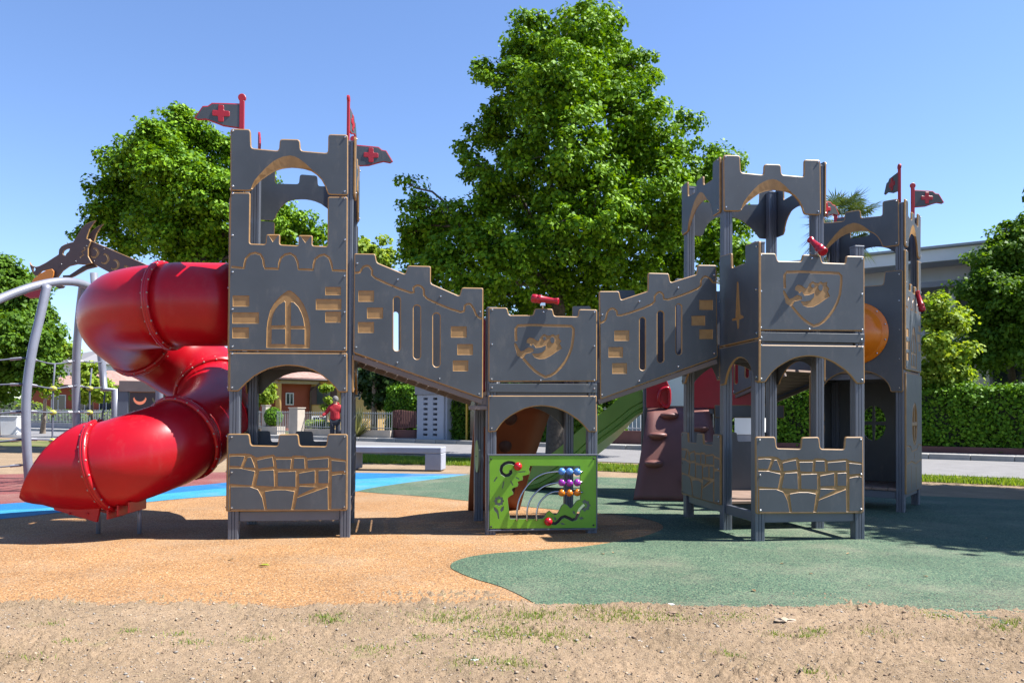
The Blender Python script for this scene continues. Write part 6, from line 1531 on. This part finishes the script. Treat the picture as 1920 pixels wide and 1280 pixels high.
# right trees
Yr = 29.0
rb_ = [blobpx(*a) for a in [(1880, 480, 55, Yr, 0), (1930, 460, 60, Yr, 0), (1850, 540, 50, Yr, -.5), (1910, 560, 75, Yr, -1), (1980, 520, 90, Yr, 0), (1845, 610, 40, Yr, 0), (1890, 640, 60, Yr, -.8), (1960, 640, 75, Yr, 0), (1850, 672, 38, Yr, .5), (1828, 650, 25, Yr, 0), (1905, 425, 25, Yr, 0), (1828, 560, 18, Yr, 0), (1850, 480, 20, Yr, .2)]]
tree("leafy_tree", st(1905, 13.0), rb_, MIDL, BARK, "dark green leafy tree at the right end of the hedge", trunk_r=0.22, n_cl=620, per=90, rc=0.42, leaf=0.12, fork=.25, seed=81, inner=0.05)
Yq = 24.0
rb_ = [blobpx(*a) for a in [(1765, 570, 22, Yq, 0), (1775, 610, 30, Yq, 0), (1755, 650, 30, Yq, -.3), (1790, 660, 30, Yq, 0), (1770, 700, 38, Yq, 0), (1745, 700, 25, Yq, 0), (1800, 600, 18, Yq, 0), (1745, 600, 14, Yq, 0), (1790, 720, 35, Yq, 0), (1660, 725, 40, Yq, 0), (1710, 715, 35, Yq, .3)]]
tree("young_tree", st(1770, 3.6), rb_, LIME, BARK, "pale lime green tree in front of the white building", trunk_r=0.10, n_cl=380, per=32, rc=0.28, leaf=0.12, fork=.3, seed=82)
# palm
pq = at(1572, 470, 26.0); pb = Vector((pq.x + .0, pq.y, 0)); PT = empty("palm_tree", pb, 0, "fan palm rising behind the balcony tower", "palm tree"); g = np.random.default_rng(91)
PALM = leafmat("palm_leaves", (0.05, 0.09, 0.03), (0.13, 0.18, 0.07), 0.2, 0.5)
zc_ = at(1572, 425, 26).z
tubeo("trunk", [Vector((0, 0, 0)), Vector((.05, 0, zc_ * .5)), Vector((0, 0, zc_))], 0.17, BARK, PT, n=10)
V = []; Fz = []
for i in range(46):
    a = g.random() * 6.28; el = R(g.uniform(-55, 65)); Ls = g.uniform(.6, 1.0)
    d = Vector((math.cos(a) * math.cos(el), math.sin(a) * math.cos(el), math.sin(el))); hub = Vector((0, 0, zc_)) + d * Ls
    up_ = Vector((0, 0, 1)); sd_ = d.cross(up_).normalized(); nn = sd_.cross(d).normalized()
    for j in range(22):
        th = R(-95 + 190 * j / 21); e_ = (d * math.cos(th) + sd_ * math.sin(th)).normalized(); L_ = g.uniform(.65, .85) * (1 - .25 * abs(math.sin(th))); s_ = e_.cross(nn).normalized() * .022
        tip = hub + e_ * L_ - Vector((0, 0, .18 * g.random() + .05)); md = hub + e_ * L_ * .5; k = len(V); V += [hub, md + s_, tip, md - s_]; Fz += [(k, k + 1, k + 2, k + 3)]
    k = len(V); s_ = sd_ * .015; V += [Vector((0, 0, zc_)) - s_, Vector((0, 0, zc_)) + s_, hub + s_, hub - s_]; Fz += [(k, k + 1, k + 2, k + 3)]
raw("fronds", V, Fz, PALM, PT)
# palm fans hanging lower left, seen through the tower arch
# trees outside the frame on the sunny side: they throw the shade over the right of the playground
off_ = [(10.6, 9.6, 6.0, 2.1, 2.0, 1.8), (12.0, 8.8, 6.8, 2.2, 1.6, 1.8), (11.2, 11.2, 6.2, 2.2, 2.0, 1.8), (13.0, 10.8, 7.0, 2.3, 2.2, 2.0), (11.8, 12.8, 6.8, 2.3, 1.8, 1.9), (9.8, 11.2, 4.6, 1.5, 1.6, 1.2), (9.4, 9.3, 4.2, 1.3, 1.2, 1.0), (13.6, 9.0, 8.2, 1.8, 1.6, 1.5), (10.6, 13.2, 4.8, 1.6, 1.3, 1.1)]
off_ = [(x - 0.5, y - 1.0, z, a_, b_, c_) for x, y, z, a_, b_, c_ in off_]
tree("shade_tree", (11.6, 9.9, 0), off_, MIDL, BARK, "leafy tree outside the playground that throws shade over the green rubber", trunk_r=0.2, n_cl=1700, per=44, rc=0.42, leaf=0.16, fork=.3, seed=95)
# distant treeline behind houses
g = np.random.default_rng(97)
Pn = []; Nn = []
for i in range(150):
    x = g.uniform(-110, 90); y = 78 + g.uniform(-6, 10) - x * .25; h_ = g.uniform(3.0, 5.0)
    d = g.standard_normal((90, 3)); d /= np.linalg.norm(d, axis=1, keepdims=True); Pn.append(np.array([x, y, h_ * .55]) + d * np.array([4.5, 3.5, h_ * .6])); Nn.append(d + np.array([0, -.2, .6]))
Pn = np.concatenate(Pn); Nn = np.concatenate(Nn); V, F_ = leaf_arrays(Pn, Nn, .9 * (.6 + .8 * g.random(len(Pn))), g)
tag(fastmesh("far_woods", V, F_, MIDL, kind="stuff"), "far band of trees closing the view behind the houses", "trees")
